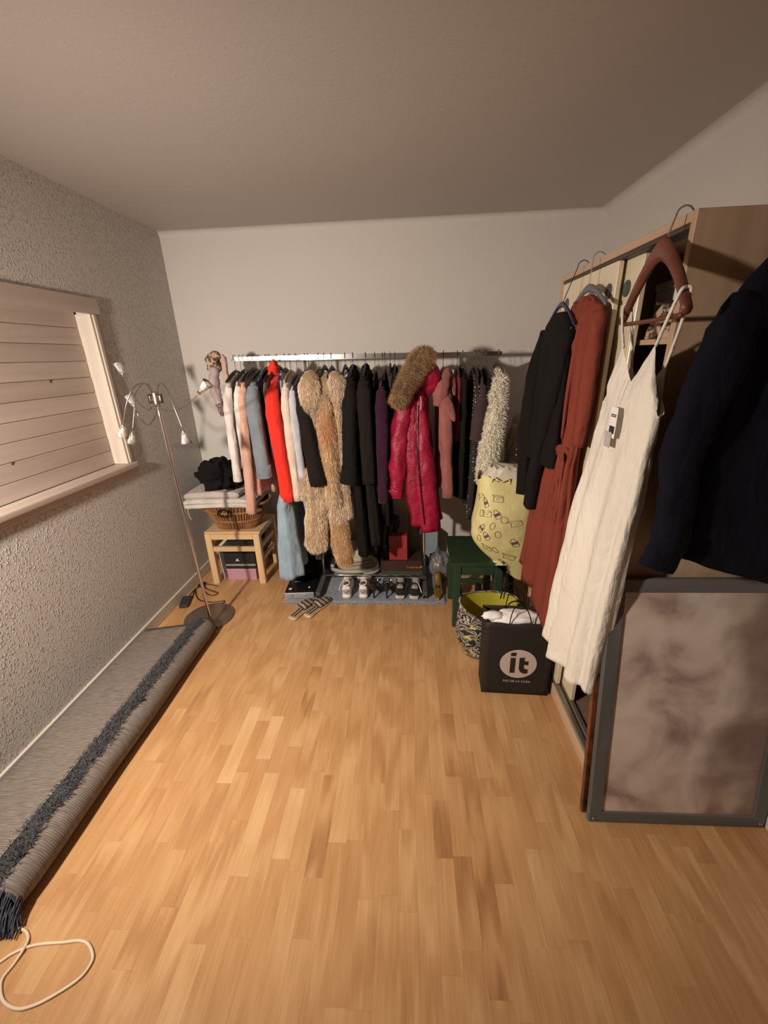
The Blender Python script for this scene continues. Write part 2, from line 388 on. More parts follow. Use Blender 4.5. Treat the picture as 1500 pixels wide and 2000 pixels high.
# ------------------------------------------------------------------ cloth builders
def cloth(name, rows, m, parent, wide='Y', nr=44, nc=56, folds=9, amp=.010, seed=1, wr=.004, hem=.008, zmod=None, sq=.75, caps=(True, True), fold_top=.15):
    """a hanging garment body: rows of (z, centre along width, half width, centre along thickness, half thickness)"""
    cols = [cat1([r[i] for r in rows], nr) for i in range(5)]
    R = []
    for i in range(nr):
        z, cw, hw, ct, ht = (c[i] for c in cols); s = i/(nr-1); ring = []
        fa = amp*max(0, (s-fold_top)/(1-fold_top))
        for j in range(nc):
            a = 2*math.pi*j/nc; ca, sa = math.cos(a), math.sin(a)
            u = math.copysign(abs(ca)**sq, ca)*hw; v = math.copysign(abs(sa)**sq, sa)*ht
            ph = folds*(u/max(hw, .01))*1.6 + (0 if sa > 0 else 1.3) + seed*1.7 + 1.6*nz(s*1.4, seed*3.1, ca)
            d = fa*(math.sin(ph) + .5*math.sin(ph*.53+seed)) + wr*nz(u*18+seed, s*9, sa*2+seed)*1.6 + wr*.7*nz(u*45, s*26+seed, sa)
            v += math.copysign(1, sa)*d*min(1, abs(sa)*2.2); u += .5*d*ca
            d2 = fa*.75*math.sin(folds*1.35*a + seed*2.1 + 1.2*nz(s*1.7, seed, 4)) * (.6+.4*nz(a, seed, s))
            v += d2*sa; u += d2*ca*1.2
            zz = z + hem*s*s*nz(u*9+seed, seed*2.3, sa)
            if zmod: zz += zmod(s, ca, sa)
            ring.append(Vector((ct+v, cw+u, zz)) if wide == 'Y' else Vector((cw+u, ct+v, zz)))
        R.append(ring)
    return loft(name, R, m, parent, caps)
def limb(name, pts, rad, m, parent, flat=(1, 1), n=18, res=26, wr=.004, seed=1, caps=(True, True), fold=.075):
    P = cat(pts, res); rr = cat1(rad, res); R = []
    for i, (p, a, b) in enumerate(frames(P, Vector((1, 0, .01)))):
        s = i/(res-1); ring = []
        for j in range(n):
            t = 2*math.pi*j/n
            q = rr[i] + wr*(nz(s*7+seed, math.cos(t)*1.5, math.sin(t)*1.5)*1.6 + .8*nz(s*22, math.cos(t)*2+seed, math.sin(t)*2)) + rr[i]*fold*math.sin(4*t + seed*1.9 + 1.5*s)*min(1, s*2.5)*(.7+.5*nz(s*3, seed, t))
            ring.append(p + a*math.cos(t)*q*flat[0] + b*math.sin(t)*q*flat[1])
        R.append(ring)
    return loft(name, R, m, parent, caps)
def patch_points(o, n, seed):
    """random points and normals on a mesh, world space, area weighted"""
    rng = np.random.default_rng(seed); me = o.data; me.calc_loop_triangles()
    co = np.empty(len(me.vertices)*3); me.vertices.foreach_get('co', co); co = co.reshape(-1, 3)
    tri = np.empty(len(me.loop_triangles)*3, int); me.loop_triangles.foreach_get('vertices', tri); tri = tri.reshape(-1, 3)
    A, B, C = co[tri[:, 0]], co[tri[:, 1]], co[tri[:, 2]]
    N = np.cross(B-A, C-A); ar = np.linalg.norm(N, axis=1); N /= ar[:, None]+1e-12
    k = rng.choice(len(tri), n, p=ar/ar.sum()); u = rng.random(n); v = rng.random(n); f = u+v > 1; u[f] = 1-u[f]; v[f] = 1-v[f]
    P = A[k] + (B[k]-A[k])*u[:, None] + (C[k]-A[k])*v[:, None]
    return P + np.array(off(o)), N[k], rng
def fur(name, src, n, length, width, m, parent, colfn=None, down=.9, curl=.35, seed=1, keep=None, jit=.35):
    P, N, rng = patch_points(src, n, seed)
    # mesh normals may point either way: aim them away from the centroid
    if keep is not None:
        k = keep(P); P, N = P[k], N[k]
    n = len(P)
    L = length*(1-jit/2+jit*rng.random(n))[:, None]
    rnd = rng.normal(size=(n, 3))
    D = N + np.array([0, 0, -down]) + curl*rnd; D /= np.linalg.norm(D, axis=1)[:, None]
    D2 = D + np.array([0, 0, -down*.6]) + curl*.7*rng.normal(size=(n, 3)); D2 /= np.linalg.norm(D2, axis=1)[:, None]
    Wd = np.cross(D, rng.normal(size=(n, 3))); Wd /= np.linalg.norm(Wd, axis=1)[:, None]; Wd *= width/2
    V = np.empty((n, 5, 3)); V[:, 0] = P-Wd-N*.002; V[:, 1] = P+Wd-N*.002; V[:, 2] = P+D*L*.5+Wd*.8; V[:, 3] = P+D*L*.5-Wd*.8; V[:, 4] = P+D*L*.5+D2*L*.5
    o0 = np.array(off(parent)); V = (V-o0).reshape(-1, 3)
    b = (np.arange(n)*5)[:, None]
    me = bpy.data.meshes.new(name)
    Q = np.concatenate([b+np.array([[0, 1, 2, 3]])], 1); T = b+np.array([[3, 2, 4]])
    me.vertices.add(n*5); me.vertices.foreach_set('co', V.ravel())
    loops = np.concatenate([Q, T], 1).ravel(); me.loops.add(len(loops)); me.loops.foreach_set('vertex_index', loops)
    me.polygons.add(2*n); st = np.stack([np.arange(n)*7, np.arange(n)*7+4], 1).ravel(); tot = np.tile([4, 3], n)
    me.polygons.foreach_set('loop_start', st); me.polygons.foreach_set('loop_total', tot)
    me.update(calc_edges=True); me.materials.append(m)
    if colfn is not None:
        c = colfn(P, rng); c = np.concatenate([c, np.ones((n, 1))], 1); at = me.color_attributes.new('tint', 'FLOAT_COLOR', 'POINT')
        at.data.foreach_set('color', np.repeat(c, 5, 0).ravel())
    o = bpy.data.objects.new(name, me); COL.objects.link(o); o.parent = parent; o['kind'] = 'stuff'; OFF[o.as_pointer()] = Vector(o0)
    return o
def hook_pts(x, y, ztop, zneck, d, r=.02):
    """a hook that goes over something at (x,y,ztop) and comes down to the neck; d: horizontal unit direction the hook opens to"""
    d = Vector(d); c = Vector((x, y, ztop-r)); P = []
    for k in range(9):
        a = math.radians(-35 + k*26); P.append(c + d*math.cos(a)*r + Vector((0, 0, math.sin(a)*r)))
    P += [Vector((x, y, ztop-2.6*r)), Vector((x, y, zneck))]
    return P
def hook_over(x, y, zc, zneck, d, r):
    d = Vector(d); q = Vector((WX-.037, y, zc)) if abs(d.x) > .5 else Vector((x, WY0-.037, zc)); c = q + d*r
    return [Vector((x, y, zneck)), Vector((x, y, zneck)).lerp(q, .5)] + [c - d*math.cos(a)*r + Vector((0, 0, math.sin(a)*r)) for a in [math.radians(k*25) for k in range(7)]]
def hanger(label, x, y, ztop, zneck, half, drop, d, m, m_hook, th=.008, bar=False, group=None, r=.02, flat=1.6, hookdir=None, over=False):
    d = Vector(d).normalized(); h = thing('hanger', (x, y, zneck-drop), label, 'hanger', group)
    tube('hook', hook_over(x, y, ztop, zneck-.005, hookdir, r) if over else hook_pts(x, y, ztop, zneck-.005, hookdir or d, r), .0018 if th < .012 else .0025, m_hook, h, 6, 30)
    c = Vector((x, y, zneck))
    P = [c - d*half + Vector((0, 0, -drop)), c - d*half*.6 + Vector((0, 0, -drop*.45)), c - d*.03 + Vector((0, 0, -.004)), c + d*.03 + Vector((0, 0, -.004)), c + d*half*.6 + Vector((0, 0, -drop*.45)), c + d*half + Vector((0, 0, -drop))]
    Q = cat(P, 25); R = []
    for i, p in enumerate(Q):
        e = 1-abs(i-12)/12
        side = Vector((-d.y, d.x, 0)); R.append([p + side*math.cos(t)*th + Vector((0, 0, math.sin(t)*th*flat*(.8+.9*e))) for t in [2*math.pi*j/10 for j in range(10)]])
    loft('shoulder_bar', R, m, h)
    if bar: tube('trouser_bar', [P[0]+Vector((0, 0, -.012))+d*.02, c+Vector((0, 0, -drop-.014)), P[-1]+Vector((0, 0, -.012))-d*.02], .006, m, h, 8)
    return h

# ------------------------------------------------------------------ wardrobe
WX, WY0, WY1, WT = .73, 1.273, 2.255, 2.01
def build_wardrobe():
    beech = wood('beech_veneer', (.40, .27, .17), (.53, .38, .26), 2, .35, .5, .05)
    beech_y = wood('beech_edge', (.46, .31, .20), (.58, .42, .29), 1, .35, .5, .05)
    cream = mat('cream_lacquer', (.66, .58, .42), .35, 0, .03, 5)
    alu = mat('track_metal', (.30, .27, .23), .4, .7, .05)
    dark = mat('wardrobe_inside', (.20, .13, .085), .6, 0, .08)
    x1 = RX-.02
    t = thing('wardrobe', (1.02, 1.76, 0), 'tall beech wardrobe with cream sliding doors pushed to the far end', 'wardrobe')
    for i, ya in enumerate((WY0, WY1-.022)):
        box('side_panel', (WX, x1), (ya, ya+.022), (0, WT), beech, t, .0015)
    box('top_panel', (WX, x1), (WY0+.022, WY1-.022), (WT-.024, WT), beech_y, t, .0015)
    box('bottom_panel', (WX+.03, x1), (WY0+.022, WY1-.022), (.072, .088), dark, t, 0)
    box('back_panel', (x1-.008, x1), (WY0+.022, WY1-.022), (.09, WT-.024), dark, t, 0)
    box('plinth', (WX+.002, WX+.02), (WY0+.022, WY1-.022), (0, .07), beech_y, t, .0015)
    for xx in (WX+.002, WX+.034):
        box('bottom_track', (xx, xx+.022), (WY0+.022, WY1-.022), (.088, .100), alu, t, .003)
    box('top_track', (WX+.006, WX+.066), (WY0+.022, WY1-.022), (WT-.036, WT-.024), mat('dark_track', (.06, .045, .035), .5), t, .002)
    box('divider', (WX+.09, x1-.008), (1.79, 1.806), (.09, WT-.024), dark, t, 0)
    box('shelf', (WX+.075, x1-.008), (WY0+.022, 1.79), (1.695, 1.712), beech_y, t, .001)
    box('shelf', (WX+.075, x1-.008), (WY0+.022, 1.79), (1.20, 1.217), dark, t, .001)
    disc = mat('pull_grey', (.10, .105, .11), .5, .2, .05)
    for (xa, ya, yb, pulls) in ((WX+.006, 1.684, WY1-.024, (1.735, 2.16)), (WX+.038, 1.577, 2.14, (1.667,))):
        d = box('door', (xa, xa+.018), (ya+.014, yb-.014), (.102, WT-.037), cream, t, .001)
        for q in (ya, yb-.014):
            box('door_stile', (xa-.001, xa+.019), (q, q+.0139), (.102, WT-.037), mat('cream_stile', (.62, .53, .38), .3, .0, .03), d, .003)
        for py in pulls:
            lathe('finger_pull', [(.027, 0), (.027, .002), (.022, .0026), (.021, .0008), (0, .0008)], (xa-.0002, py, 1.882), disc, d, 24, Matrix.Rotation(-math.pi/2, 4, 'Y'), (True, False))
    # things on the top shelf
    b = thing('storage_box', (1.04, 1.68, 1.712), 'white box on the top shelf inside the wardrobe', 'box')
    wb = mat('white_card', (.80, .78, .76), .6)
    box('box_body', (.93, 1.22), (1.62, 1.78), (1.7125, 1.88), wb, b, .002); box('box_lid', (.925, 1.225), (1.615, 1.785), (1.88, 1.905), wb, b, .002)
    lp = spots('leopard_print', (.46, .33, .22), (.03, .02, .018), 42, .42, (.22, .12, .06))
    l = thing('clutch_bag', (.90, 1.52, 1.712), 'leopard print clutch bag on the wardrobe shelf', 'bag')
    R = []
    for i in range(12):
        s = i/11; hw = .085*(1-.35*s**2); ht = .045*(1-.6*s); R.append([Vector((.88+math.cos(a)*hw*(1+.1*math.sin(3*a)), 1.52+math.sin(a)*ht*1.6, 1.7125+s*.105)) for a in [2*math.pi*j/20 for j in range(20)]])
    loft('pouch', R, lp, l); tube('clasp', [(.80, 1.52, 1.818), (.88, 1.515, 1.824), (.955, 1.52, 1.818)], .004, steel, l)
build_wardrobe()

# ------------------------------------------------------------------ clothes hung on the wardrobe
def build_white_dress():
    m = fabric('white_crinkle', (.74, .70, .63), .85, .1, .9, 90, .06, 6, stretch=(1, 1, .25), bdist=.004)
    red = wood('reddish_hanger_wood', (.12, .04, .022), (.19, .065, .038), 1, .6, .4)
    d = Vector((-.05, -.41, 0)).normalized(); cx, cy = .672, 1.30
    hanger('reddish brown wooden hanger carrying the white dress', cx, cy, 2.001, 1.925, .208, .155, d, red, chrome, .012, True, None, .0225, 1.5, (1, 0, 0), True)
    t = thing('strappy_dress', (cx, 1.36, .45), 'long white crinkled dress with thin straps and a price tag', 'dress')
    def bot(s, ca, sa):
        k = max(0, 1-s*4.5); q = abs(ca)**.7
        top = -.07+.10*min(1, q/.68) if q < .68 else .03-.14*(q-.68)/.32
        return k*(top - (.05 if sa > 0 else 0)) + s**3*(-.03*ca)
    rows = [(1.665, 1.295, .130, .668, .018), (1.58, 1.30, .15, .662, .028), (1.50, 1.305, .152, .662, .030), (1.40, 1.315, .155, .66, .030), (1.27, 1.335, .172, .658, .034), (1.10, 1.36, .184, .655, .037), (.85, 1.385, .194, .652, .042), (.62, 1.40, .198, .648, .047), (.49, 1.402, .20, .646, .05)]
    b = cloth('dress_body', rows, m, t, 'Y', 70, 84, 6, .016, 3, .004, .03, bot, .7, (False, True), .2)
    e1 = Vector((cx, cy, 1.925)) + d*.185 + Vector((0, 0, -.128)); e0 = Vector((cx, cy, 1.925)) - d*.185 + Vector((0, 0, -.128))
    for (a, y) in ((e1, 1.208), (e0, 1.382)):
        for xo, zz in ((-.018, 1.69), (.016, 1.635)):
            tube('strap', [(cx+xo, y, zz), (cx*.5+a.x*.5+xo, a.y*.5+y*.5, (zz+a.z)/2), (a.x+xo*.7, a.y, a.z+.010), (a.x, a.y, a.z+.021)], .0042, m, t, 6)
    for z in (1.49, 1.44, 1.39): lathe('button', [(0, .003), (.005, .003), (.005, 0)], (.634, 1.30, z), white_plastic, t, 10, Matrix.Rotation(-math.pi/2, 4, 'Y'))
    # price tag on a string
    tg = box('price_tag', (.6115, .6125), (1.262, 1.304), (1.435, 1.525), paper_white, t, .0004)
    tube('string', [(.634, 1.296, 1.60), (.622, 1.292, 1.56), (.612, 1.284, 1.522)], .0008, mat('string', (.6, .55, .5), .8), t, 5)
    ink = mat('printed_ink', (.03, .03, .03), .7)
    for z in (1.502, 1.497): box('print_line', (.6107, .6114), (1.267, 1.298), (z, z+.003), ink, tg, 0)
    for k in range(12): box('barcode_bar', (.6107, .6114), (1.267+k*.0026, 1.2683+k*.0026+.0006*(k % 3)), (1.448, 1.470), ink, tg, 0)
    box('tag_card', (.6085, .6095), (1.275, 1.315), (1.405, 1.452), mat('grey_card', (.45, .42, .42), .6), tg, .0003)
build_white_dress()
def build_rust_dress():
    m = fabric('rust_crepe', (.20, .043, .027), .85, .0, .3, 300, .08, 5)
    d = Vector((-.0, -1, 0)); cx, cy = .690, 1.805
    hanger('slim wire hanger with the rust dress, behind the blue hanger', cx, cy, 2.001, 1.905, .17, .07, d, mat('grey_plastic_hanger', (.13, .13, .14), .4), chrome, .006, False, None, .0225, 1.5, (1, 0, 0), True)
    t = thing('wrap_dress', (cx, 1.8, .45), 'long rust red wrap dress with tied waist hanging from wardrobe', 'dress')
    def hemz(s, ca, sa): return s**3*(-.10*(-ca)*.4 - .05*max(0, -ca) )
    rows = [(1.878, 1.805, .045, .688, .012), (1.855, 1.80, .09, .688, .02), (1.825, 1.795, .135, .687, .024), (1.74, 1.795, .145, .685, .028), (1.55, 1.785, .14, .682, .028), (1.32, 1.80, .11, .682, .022), (1.22, 1.825, .13, .680, .030), (1.0, 1.86, .195, .676, .034), (.75, 1.885, .235, .672, .038), (.50, 1.90, .262, .668, .042)]
    cloth('dress_body', rows, m, t, 'Y', 64, 80, 7, .015, 5, .004, .02, lambda s, ca, sa: .06*ca*s**2, .7)
    tube('collar', [(.672, 1.74, 1.862), (.664, 1.765, 1.79), (.658, 1.775, 1.68), (.657, 1.80, 1.50), (.66, 1.81, 1.33)], [.010, .012, .012, .009, .006], m, t, 8)
    tube('collar', [(.672, 1.87, 1.862), (.662, 1.84, 1.79), (.658, 1.785, 1.68)], [.010, .012, .010], m, t, 8)
    limb('sleeve', [(.690, 1.675, 1.81), (.675, 1.65, 1.70), (.67, 1.645, 1.50), (.668, 1.65, 1.33)], [.028, .034, .034, .026], m, t, (.8, 1), seed=8)
    limb('waist_tie', [(.665, 1.72, 1.29), (.652, 1.80, 1.285), (.642, 1.90, 1.245), (.622, 1.985, 1.225)], [.012, .022, .02, .012], m, t, (.5, 1), seed=3)
    for k in range(3):
        limb('tie_end', [(.650, 1.79-.02*k, 1.28), (.645, 1.785-.03*k, 1.2), (.640, 1.80-.035*k, 1.08-.05*k)], [.012, .014, .018], m, t, (.35, 1), seed=4+k)
build_rust_dress()
def build_black_blouse():
    blue = mat('navy_plastic_hanger', (.02, .022, .06), .3)
    cx, cy = .645, 1.955
    hanger('dark blue plastic hanger holding the black blouse', cx, cy, 2.001, 1.865, .17, .085, (0, -1, 0), blue, blue, .006, True, None, .0225, 1.2, (1, 0, 0), True)
    t = thing('blouse', (cx, 1.98, .93), 'black long-sleeved blouse on a blue hanger in front of the rust dress', 'blouse')
    rows = [(1.835, 1.95, .05, .645, .014), (1.808, 1.955, .105, .643, .022), (1.765, 1.96, .150, .640, .028), (1.68, 1.965, .16, .638, .03), (1.50, 1.975, .165, .636, .03), (1.32, 1.985, .17, .634, .032), (1.20, 1.99, .172, .632, .034)]
    cloth('blouse_body', rows, black_fab, t, 'Y', 40, 60, 5, .008, 6, .003, .02)
    limb('sleeve', [(.640, 2.11, 1.765), (.620, 2.165, 1.59), (.612, 2.185, 1.38), (.610, 2.175, 1.2), (.612, 2.155, .97)], [.035, .044, .05, .045, .046], black_fab, t, (.7, 1.1), seed=4)
    limb('sleeve', [(.640, 1.82, 1.765), (.618, 1.86, 1.5), (.606, 1.93, 1.25), (.604, 1.985, .96)], [.035, .042, .042, .044], black_fab, t, (.7, 1.05), seed=9)
    for z in (1.17, 1.20): lathe('cuff_button', [(0, .004), (.005, .003), (.005, 0)], (.575, 2.20, z), chrome, t, 8, Matrix.Rotation(-math.pi/2, 4, 'Y'))
build_black_blouse()
def build_navy_shirt():
    m = fabric('navy_cotton', (.0035, .0038, .010), .9, .0, .3, 300, .2, 5)
    hanger('dark hanger under the navy shirt on the wardrobe end', 1.0, 1.17, 2.001, 1.93, .13, .055, (1, 0, 0), black_plastic, wire, .008, False, None, .0225, 1.5, (0, 1, 0), True)
    t = thing('shirt', (1.0, 1.16, 1.03), 'dark navy long-sleeved shirt hanging on the end of the wardrobe', 'shirt')
    rows = [(1.955, 1.0, .055, 1.17, .022), (1.915, 1.0, .105, 1.168, .03), (1.855, 1.0, .17, 1.163, .04), (1.78, 1.0, .21, 1.16, .045), (1.60, 1.0, .235, 1.155, .048), (1.30, 1.01, .25, 1.152, .050), (1.13, 1.02, .252, 1.150, .052)]
    cloth('shirt_body', rows, m, t, 'X', 44, 64, 5, .012, 4, .004, .012, lambda s, ca, sa: -.085*s**6*max(0, 1-abs(ca)*.9) , .75)
    limb('sleeve', [(.825, 1.155, 1.79), (.772, 1.125, 1.65), (.732, 1.115, 1.48), (.730, 1.11, 1.33), (.738, 1.105, 1.20), (.728, 1.10, 1.13)], [.05, .058, .054, .046, .046, .042], m, t, (1, .7), seed=2, wr=.009)
    limb('cuff', [(.738, 1.105, 1.185), (.726, 1.10, 1.135), (.712, 1.097, 1.088)], [.044, .047, .046], m, t, (1.1, .55), seed=2, wr=.002, res=8)
    limb('sleeve', [(1.205, 1.155, 1.83), (1.255, 1.135, 1.6), (1.265, 1.13, 1.35), (1.25, 1.13, 1.12)], [.05, .055, .05, .046], m, t, (.9, .7), seed=7)
    limb('collar', [(.945, 1.15, 1.955), (.97, 1.125, 1.95), (1.0, 1.118, 1.935), (1.03, 1.125, 1.95), (1.055, 1.15, 1.955)], [.02]*5, m, t, (.6, 1), seed=7)
build_navy_shirt()

# ------------------------------------------------------------------ framed picture and board leaning on the wardrobe end
def build_picture():
    grey = wood('grey_painted_frame', (.085, .085, .08), (.13, .13, .122), 0, .5, .55)
    ang = math.atan2(.145, .965)
    Wd, Hh, T = .638, .982, .022
    M = Matrix.Translation((.668, 1.082, .004)) @ Matrix.Rotation(-ang, 4, 'X')
    t = thing('framed_picture', (.98, 1.1, 0), 'large grey framed print of soft clouds leaning against the wardrobe', 'picture')
    f = .048
    box('frame_bar', (0, Wd), (0, T), (0, f), grey, t, .003, M); box('frame_bar', (0, Wd), (0, T), (Hh-f, Hh), grey, t, .003, M)
    gz = wood('grey_painted_frame_upright', (.085, .085, .08), (.13, .13, .122), 2, .5, .55)
    box('frame_bar', (0, f), (-.0015, T), (f, Hh-f), gz, t, .003, M); box('frame_bar', (Wd-f, Wd), (-.0015, T), (f, Hh-f), gz, t, .003, M)
    for (x, z) in ((.018, .016), (Wd-.018, .016), (.02, Hh-.03), (Wd-.02, Hh-.03)):
        lathe('screw', [(0, .004), (.006, .003), (.008, 0)], M @ Vector((x, 0, z)), steel, t, 12, Matrix.Rotation(math.pi/2, 4, 'X'))
    # generic cloudscape print
    m, N, L, B = nt('cloud_print'); B.inputs['Roughness'].default_value = .35; B.inputs['Specular IOR Level'].default_value = .4
    tc = N.new('ShaderNodeTexCoord')
    n1 = N.new('ShaderNodeTexNoise'); n1.inputs['Scale'].default_value = 4.2; n1.inputs['Detail'].default_value = 5; n1.inputs['Roughness'].default_value = .5; n1.inputs['Distortion'].default_value = .5
    L.new(tc.outputs['Object'], n1.inputs['Vector'])
    rp = N.new('ShaderNodeValToRGB'); e = rp.color_ramp.elements
    e[0].position = .33; e[0].color = (.25, .17, .145, 1); e[1].position = .70; e[1].color = (.72, .64, .55, 1)
    for p, c in ((.42, (.44, .33, .295)), (.52, (.60, .50, .43)), (.6, (.66, .55, .49))):
        x = rp.color_ramp.elements.new(p); x.color = (*c, 1)
    L.new(n1.outputs[0], rp.inputs[0])
    n2 = N.new('ShaderNodeTexNoise'); n2.inputs['Scale'].default_value = 3.2; n2.inputs['Detail'].default_value = 3; L.new(tc.outputs['Object'], n2.inputs['Vector'])
    # darker cloud bank towards the right-hand side of the print, as the print's own colouring
    sx = N.new('ShaderNodeSeparateXYZ'); L.new(tc.outputs['Object'], sx.inputs[0])
    a = N.new('ShaderNodeMath'); a.operation = 'MULTIPLY_ADD'; L.new(n2.outputs[0], a.inputs[0]); a.inputs[1].default_value = .95; L.new(sx.outputs[0], a.inputs[2])
    r3 = N.new('ShaderNodeMapRange'); r3.inputs[1].default_value = .50; r3.inputs[2].default_value = .72; r3.inputs[4].default_value = .8; L.new(a.outputs[0], r3.inputs[0])
    mx = N.new('ShaderNodeMix'); mx.data_type = 'RGBA'; L.new(r3.outputs[0], mx.inputs[0]); L.new(rp.outputs[0], mx.inputs[6]); mx.inputs[7].default_value = (.17, .105, .085, 1)
    L.new(mx.outputs[2], B.inputs['Base Color'])
    box('cloud_print', (f-.003, Wd-f+.003), (.006, .014), (f-.003, Hh-f+.003), m, t, 0, M)
    burl = mat('burl_veneer', (.115, .034, .012), .3, 0, .75, 16, coat=.3)
    M2 = Matrix.Translation((.655, 1.116, .003)) @ Matrix.Rotation(-ang, 4, 'X')
    b = thing('wooden_panel', (.95, 1.14, 0), 'dark burl wood panel leaning behind the framed picture', 'board')
    box('panel_board', (.022, .56), (.004, .014), (.022, .84), burl, b, 0, M2)
    for q in ((0, .022, 0, .865), (.56, .582, 0, .865)): box('panel_edge', (q[0], q[1]), (0, .018), (q[2], q[3]), burl, b, .003, M2)
    for z in (0, .843): box('panel_edge', (.0221, .5599), (0, .018), (z, z+.0215), burl, b, .003, M2)
build_picture()

# ------------------------------------------------------------------ multi-arm floor lamp
def build_lamp():
    t = thing('floor_lamp', (-1.41, 2.385, 0), 'steel floor lamp with curling arms and small glass shades', 'lamp')
    lathe('base', [(0, 0), (.165, 0), (.168, .004), (.166, .012), (.158, .017), (.06, .019), (0, .019)], (-1.415, 2.372, 0), mat('lamp_base', (.33, .28, .235), .36, .85, .05), t, 48)
    A = Vector((-1.345, 2.262, .018)); B = Vector((-1.378, 2.25, 1.515))
    lathe('pole_collar', [(.014, 0), (.014, .014), (.009, .02)], A, steel, t, 16)
    tube('pole', [A, A.lerp(B, .5), B], .0095, chrome, t, 12)
    tube('hub', [B+Vector((0, 0, -.05)), B, B+Vector((0, 0, .03))], .018, steel, t, 16, 6)
    for dx in (-.026, .03): tube('hub_block', [B+Vector((dx, -.005, -.03)), B+Vector((dx, -.005, .018))], .013, mat('dark_steel', (.2, .17, .15), .35, .9), t, 12, 4)
    gl, N, L, B = nt('clear_glass'); B.inputs['Base Color'].default_value = (.9, .86, .82, 1); B.inputs['Roughness'].default_value = .08
    tr = N.new('ShaderNodeBsdfTransparent'); tr.inputs[0].default_value = (.95, .94, .92, 1); mixs = N.new('ShaderNodeMixShader'); fr = N.new('ShaderNodeFresnel'); fr.inputs[0].default_value = 1.5
    ad = N.new('ShaderNodeMath'); ad.inputs[1].default_value = .14; L.new(fr.outputs[0], ad.inputs[0])
    L.new(ad.outputs[0], mixs.inputs[0]); L.new(tr.outputs[0], mixs.inputs[1]); L.new(B.outputs[0], mixs.inputs[2]); L.new(mixs.outputs[0], N['Material Output'].inputs[0])
    arms = [   # world points along each curling arm, the tip its shade points to
        ([(-1.3865, 2.25, 1.5374), (-1.3752, 2.2, 1.5883), (-1.3793, 2.1, 1.5848), (-1.4153, 2.06, 1.5119), (-1.4619, 2.06, 1.4083)], (-1.48, 2.06, 1.3509)),
        ([(-1.4066, 2.25, 1.4782), (-1.4441, 2.27, 1.4463), (-1.5239, 2.32, 1.4791), (-1.5761, 2.36, 1.5417), (-1.6167, 2.38, 1.6227)], (-1.6337, 2.39, 1.6862)),
        ([(-1.3923, 2.25, 1.5375), (-1.4516, 2.3, 1.5867), (-1.5526, 2.36, 1.5382), (-1.5926, 2.38, 1.4686), (-1.631, 2.36, 1.3183)], (-1.6499, 2.36, 1.2578)),
        ([(-1.3635, 2.25, 1.5367), (-1.311, 2.2, 1.5865), (-1.2441, 2.14, 1.5708), (-1.1936, 2.09, 1.4776), (-1.166, 2.08, 1.3669)], (-1.1607, 2.08, 1.3137)),
        ([(-1.3717, 2.25, 1.4773), (-1.3276, 2.2, 1.4548), (-1.2118, 2.14, 1.4566), (-1.1073, 2.1, 1.5023), (-1.0516, 2.09, 1.5418)], (-1.0072, 2.09, 1.5801)),
        ([(-1.3837, 2.25, 1.4638), (-1.4318, 2.3, 1.4111), (-1.5283, 2.36, 1.352), (-1.5966, 2.4, 1.3924), (-1.6081, 2.4, 1.4462)], (-1.6253, 2.41, 1.4896)),
    ]
    for pts, tip in arms:
        P = [Vector(q) for q in pts]; T = Vector(tip); D = (T-P[-1]).normalized()
        a = tube('arm', P, .0034, steel, t, 8, 30)
        q = D.to_track_quat('Z', 'Y').to_matrix().to_4x4()
        lathe('socket', [(.0, 0), (.010, 0), (.011, .022), (.009, .026)], P[-1], chrome, a, 14, q)
        lathe('glass_shade', [(.012, .016), (.016, .03), (.021, .05), (.029, .075), (.027, .075), (.019, .05), (.014, .032)], P[-1], gl, a, 18, q, (False, False))
        lathe('bulb', [(.0, .024), (.007, .026), (.009, .036), (.008, .048), (0, .052)], P[-1], mat('bulb_glass', (.8, .76, .7), .15, 0, .02, trans=.5), a, 10, q, (False, False))
build_lamp()

# floor dimmer and its cord
def build_dimmer():
    t = thing('foot_dimmer', (-1.67, 2.54, 0), 'black foot dimmer with tangled cord by the baseboard', 'dimmer')
    M = Matrix.Translation((-1.678, 2.548, 0)) @ Matrix.Rotation(math.radians(14), 4, 'Z')
    box('dimmer_body', (-.032, .032), (-.065, .065), (0, .03), mat('slate_plastic', (.03, .033, .035), .45), t, .008, M, 2)
    bl = mat('brown_cord', (.03, .018, .012), .5)
    z = .005
    tube('cord', [(-1.695, 2.61, z), (-1.705, 2.68, z), (-1.70, 2.76, z), (-1.66, 2.80, .012), (-1.62, 2.74, .014), (-1.552, 2.717, z), (-1.49, 2.681, z), (-1.53, 2.652, z), (-1.60, 2.69, z+.006), (-1.66, 2.76, z+.008), (-1.69, 2.83, z), (-1.57, 2.80, z), (-1.54, 2.79, z)], .0038, bl, t, 6, 80)
    tube('cord', [(-1.665, 2.615, z), (-1.69, 2.70, z+.004), (-1.70, 2.735, z+.008), (-1.63, 2.622, z), (-1.56, 2.573, z), (-1.47, 2.560, z), (-1.40, 2.578, z), (-1.392, 2.552, z), (-1.45, 2.542, z)], .0038, bl, t, 6, 60)
    box('plug_joint', (-1.70, -1.655), (2.77, 2.83), (.0, .022), black_plastic, t, .006, None, 2)
build_dimmer()

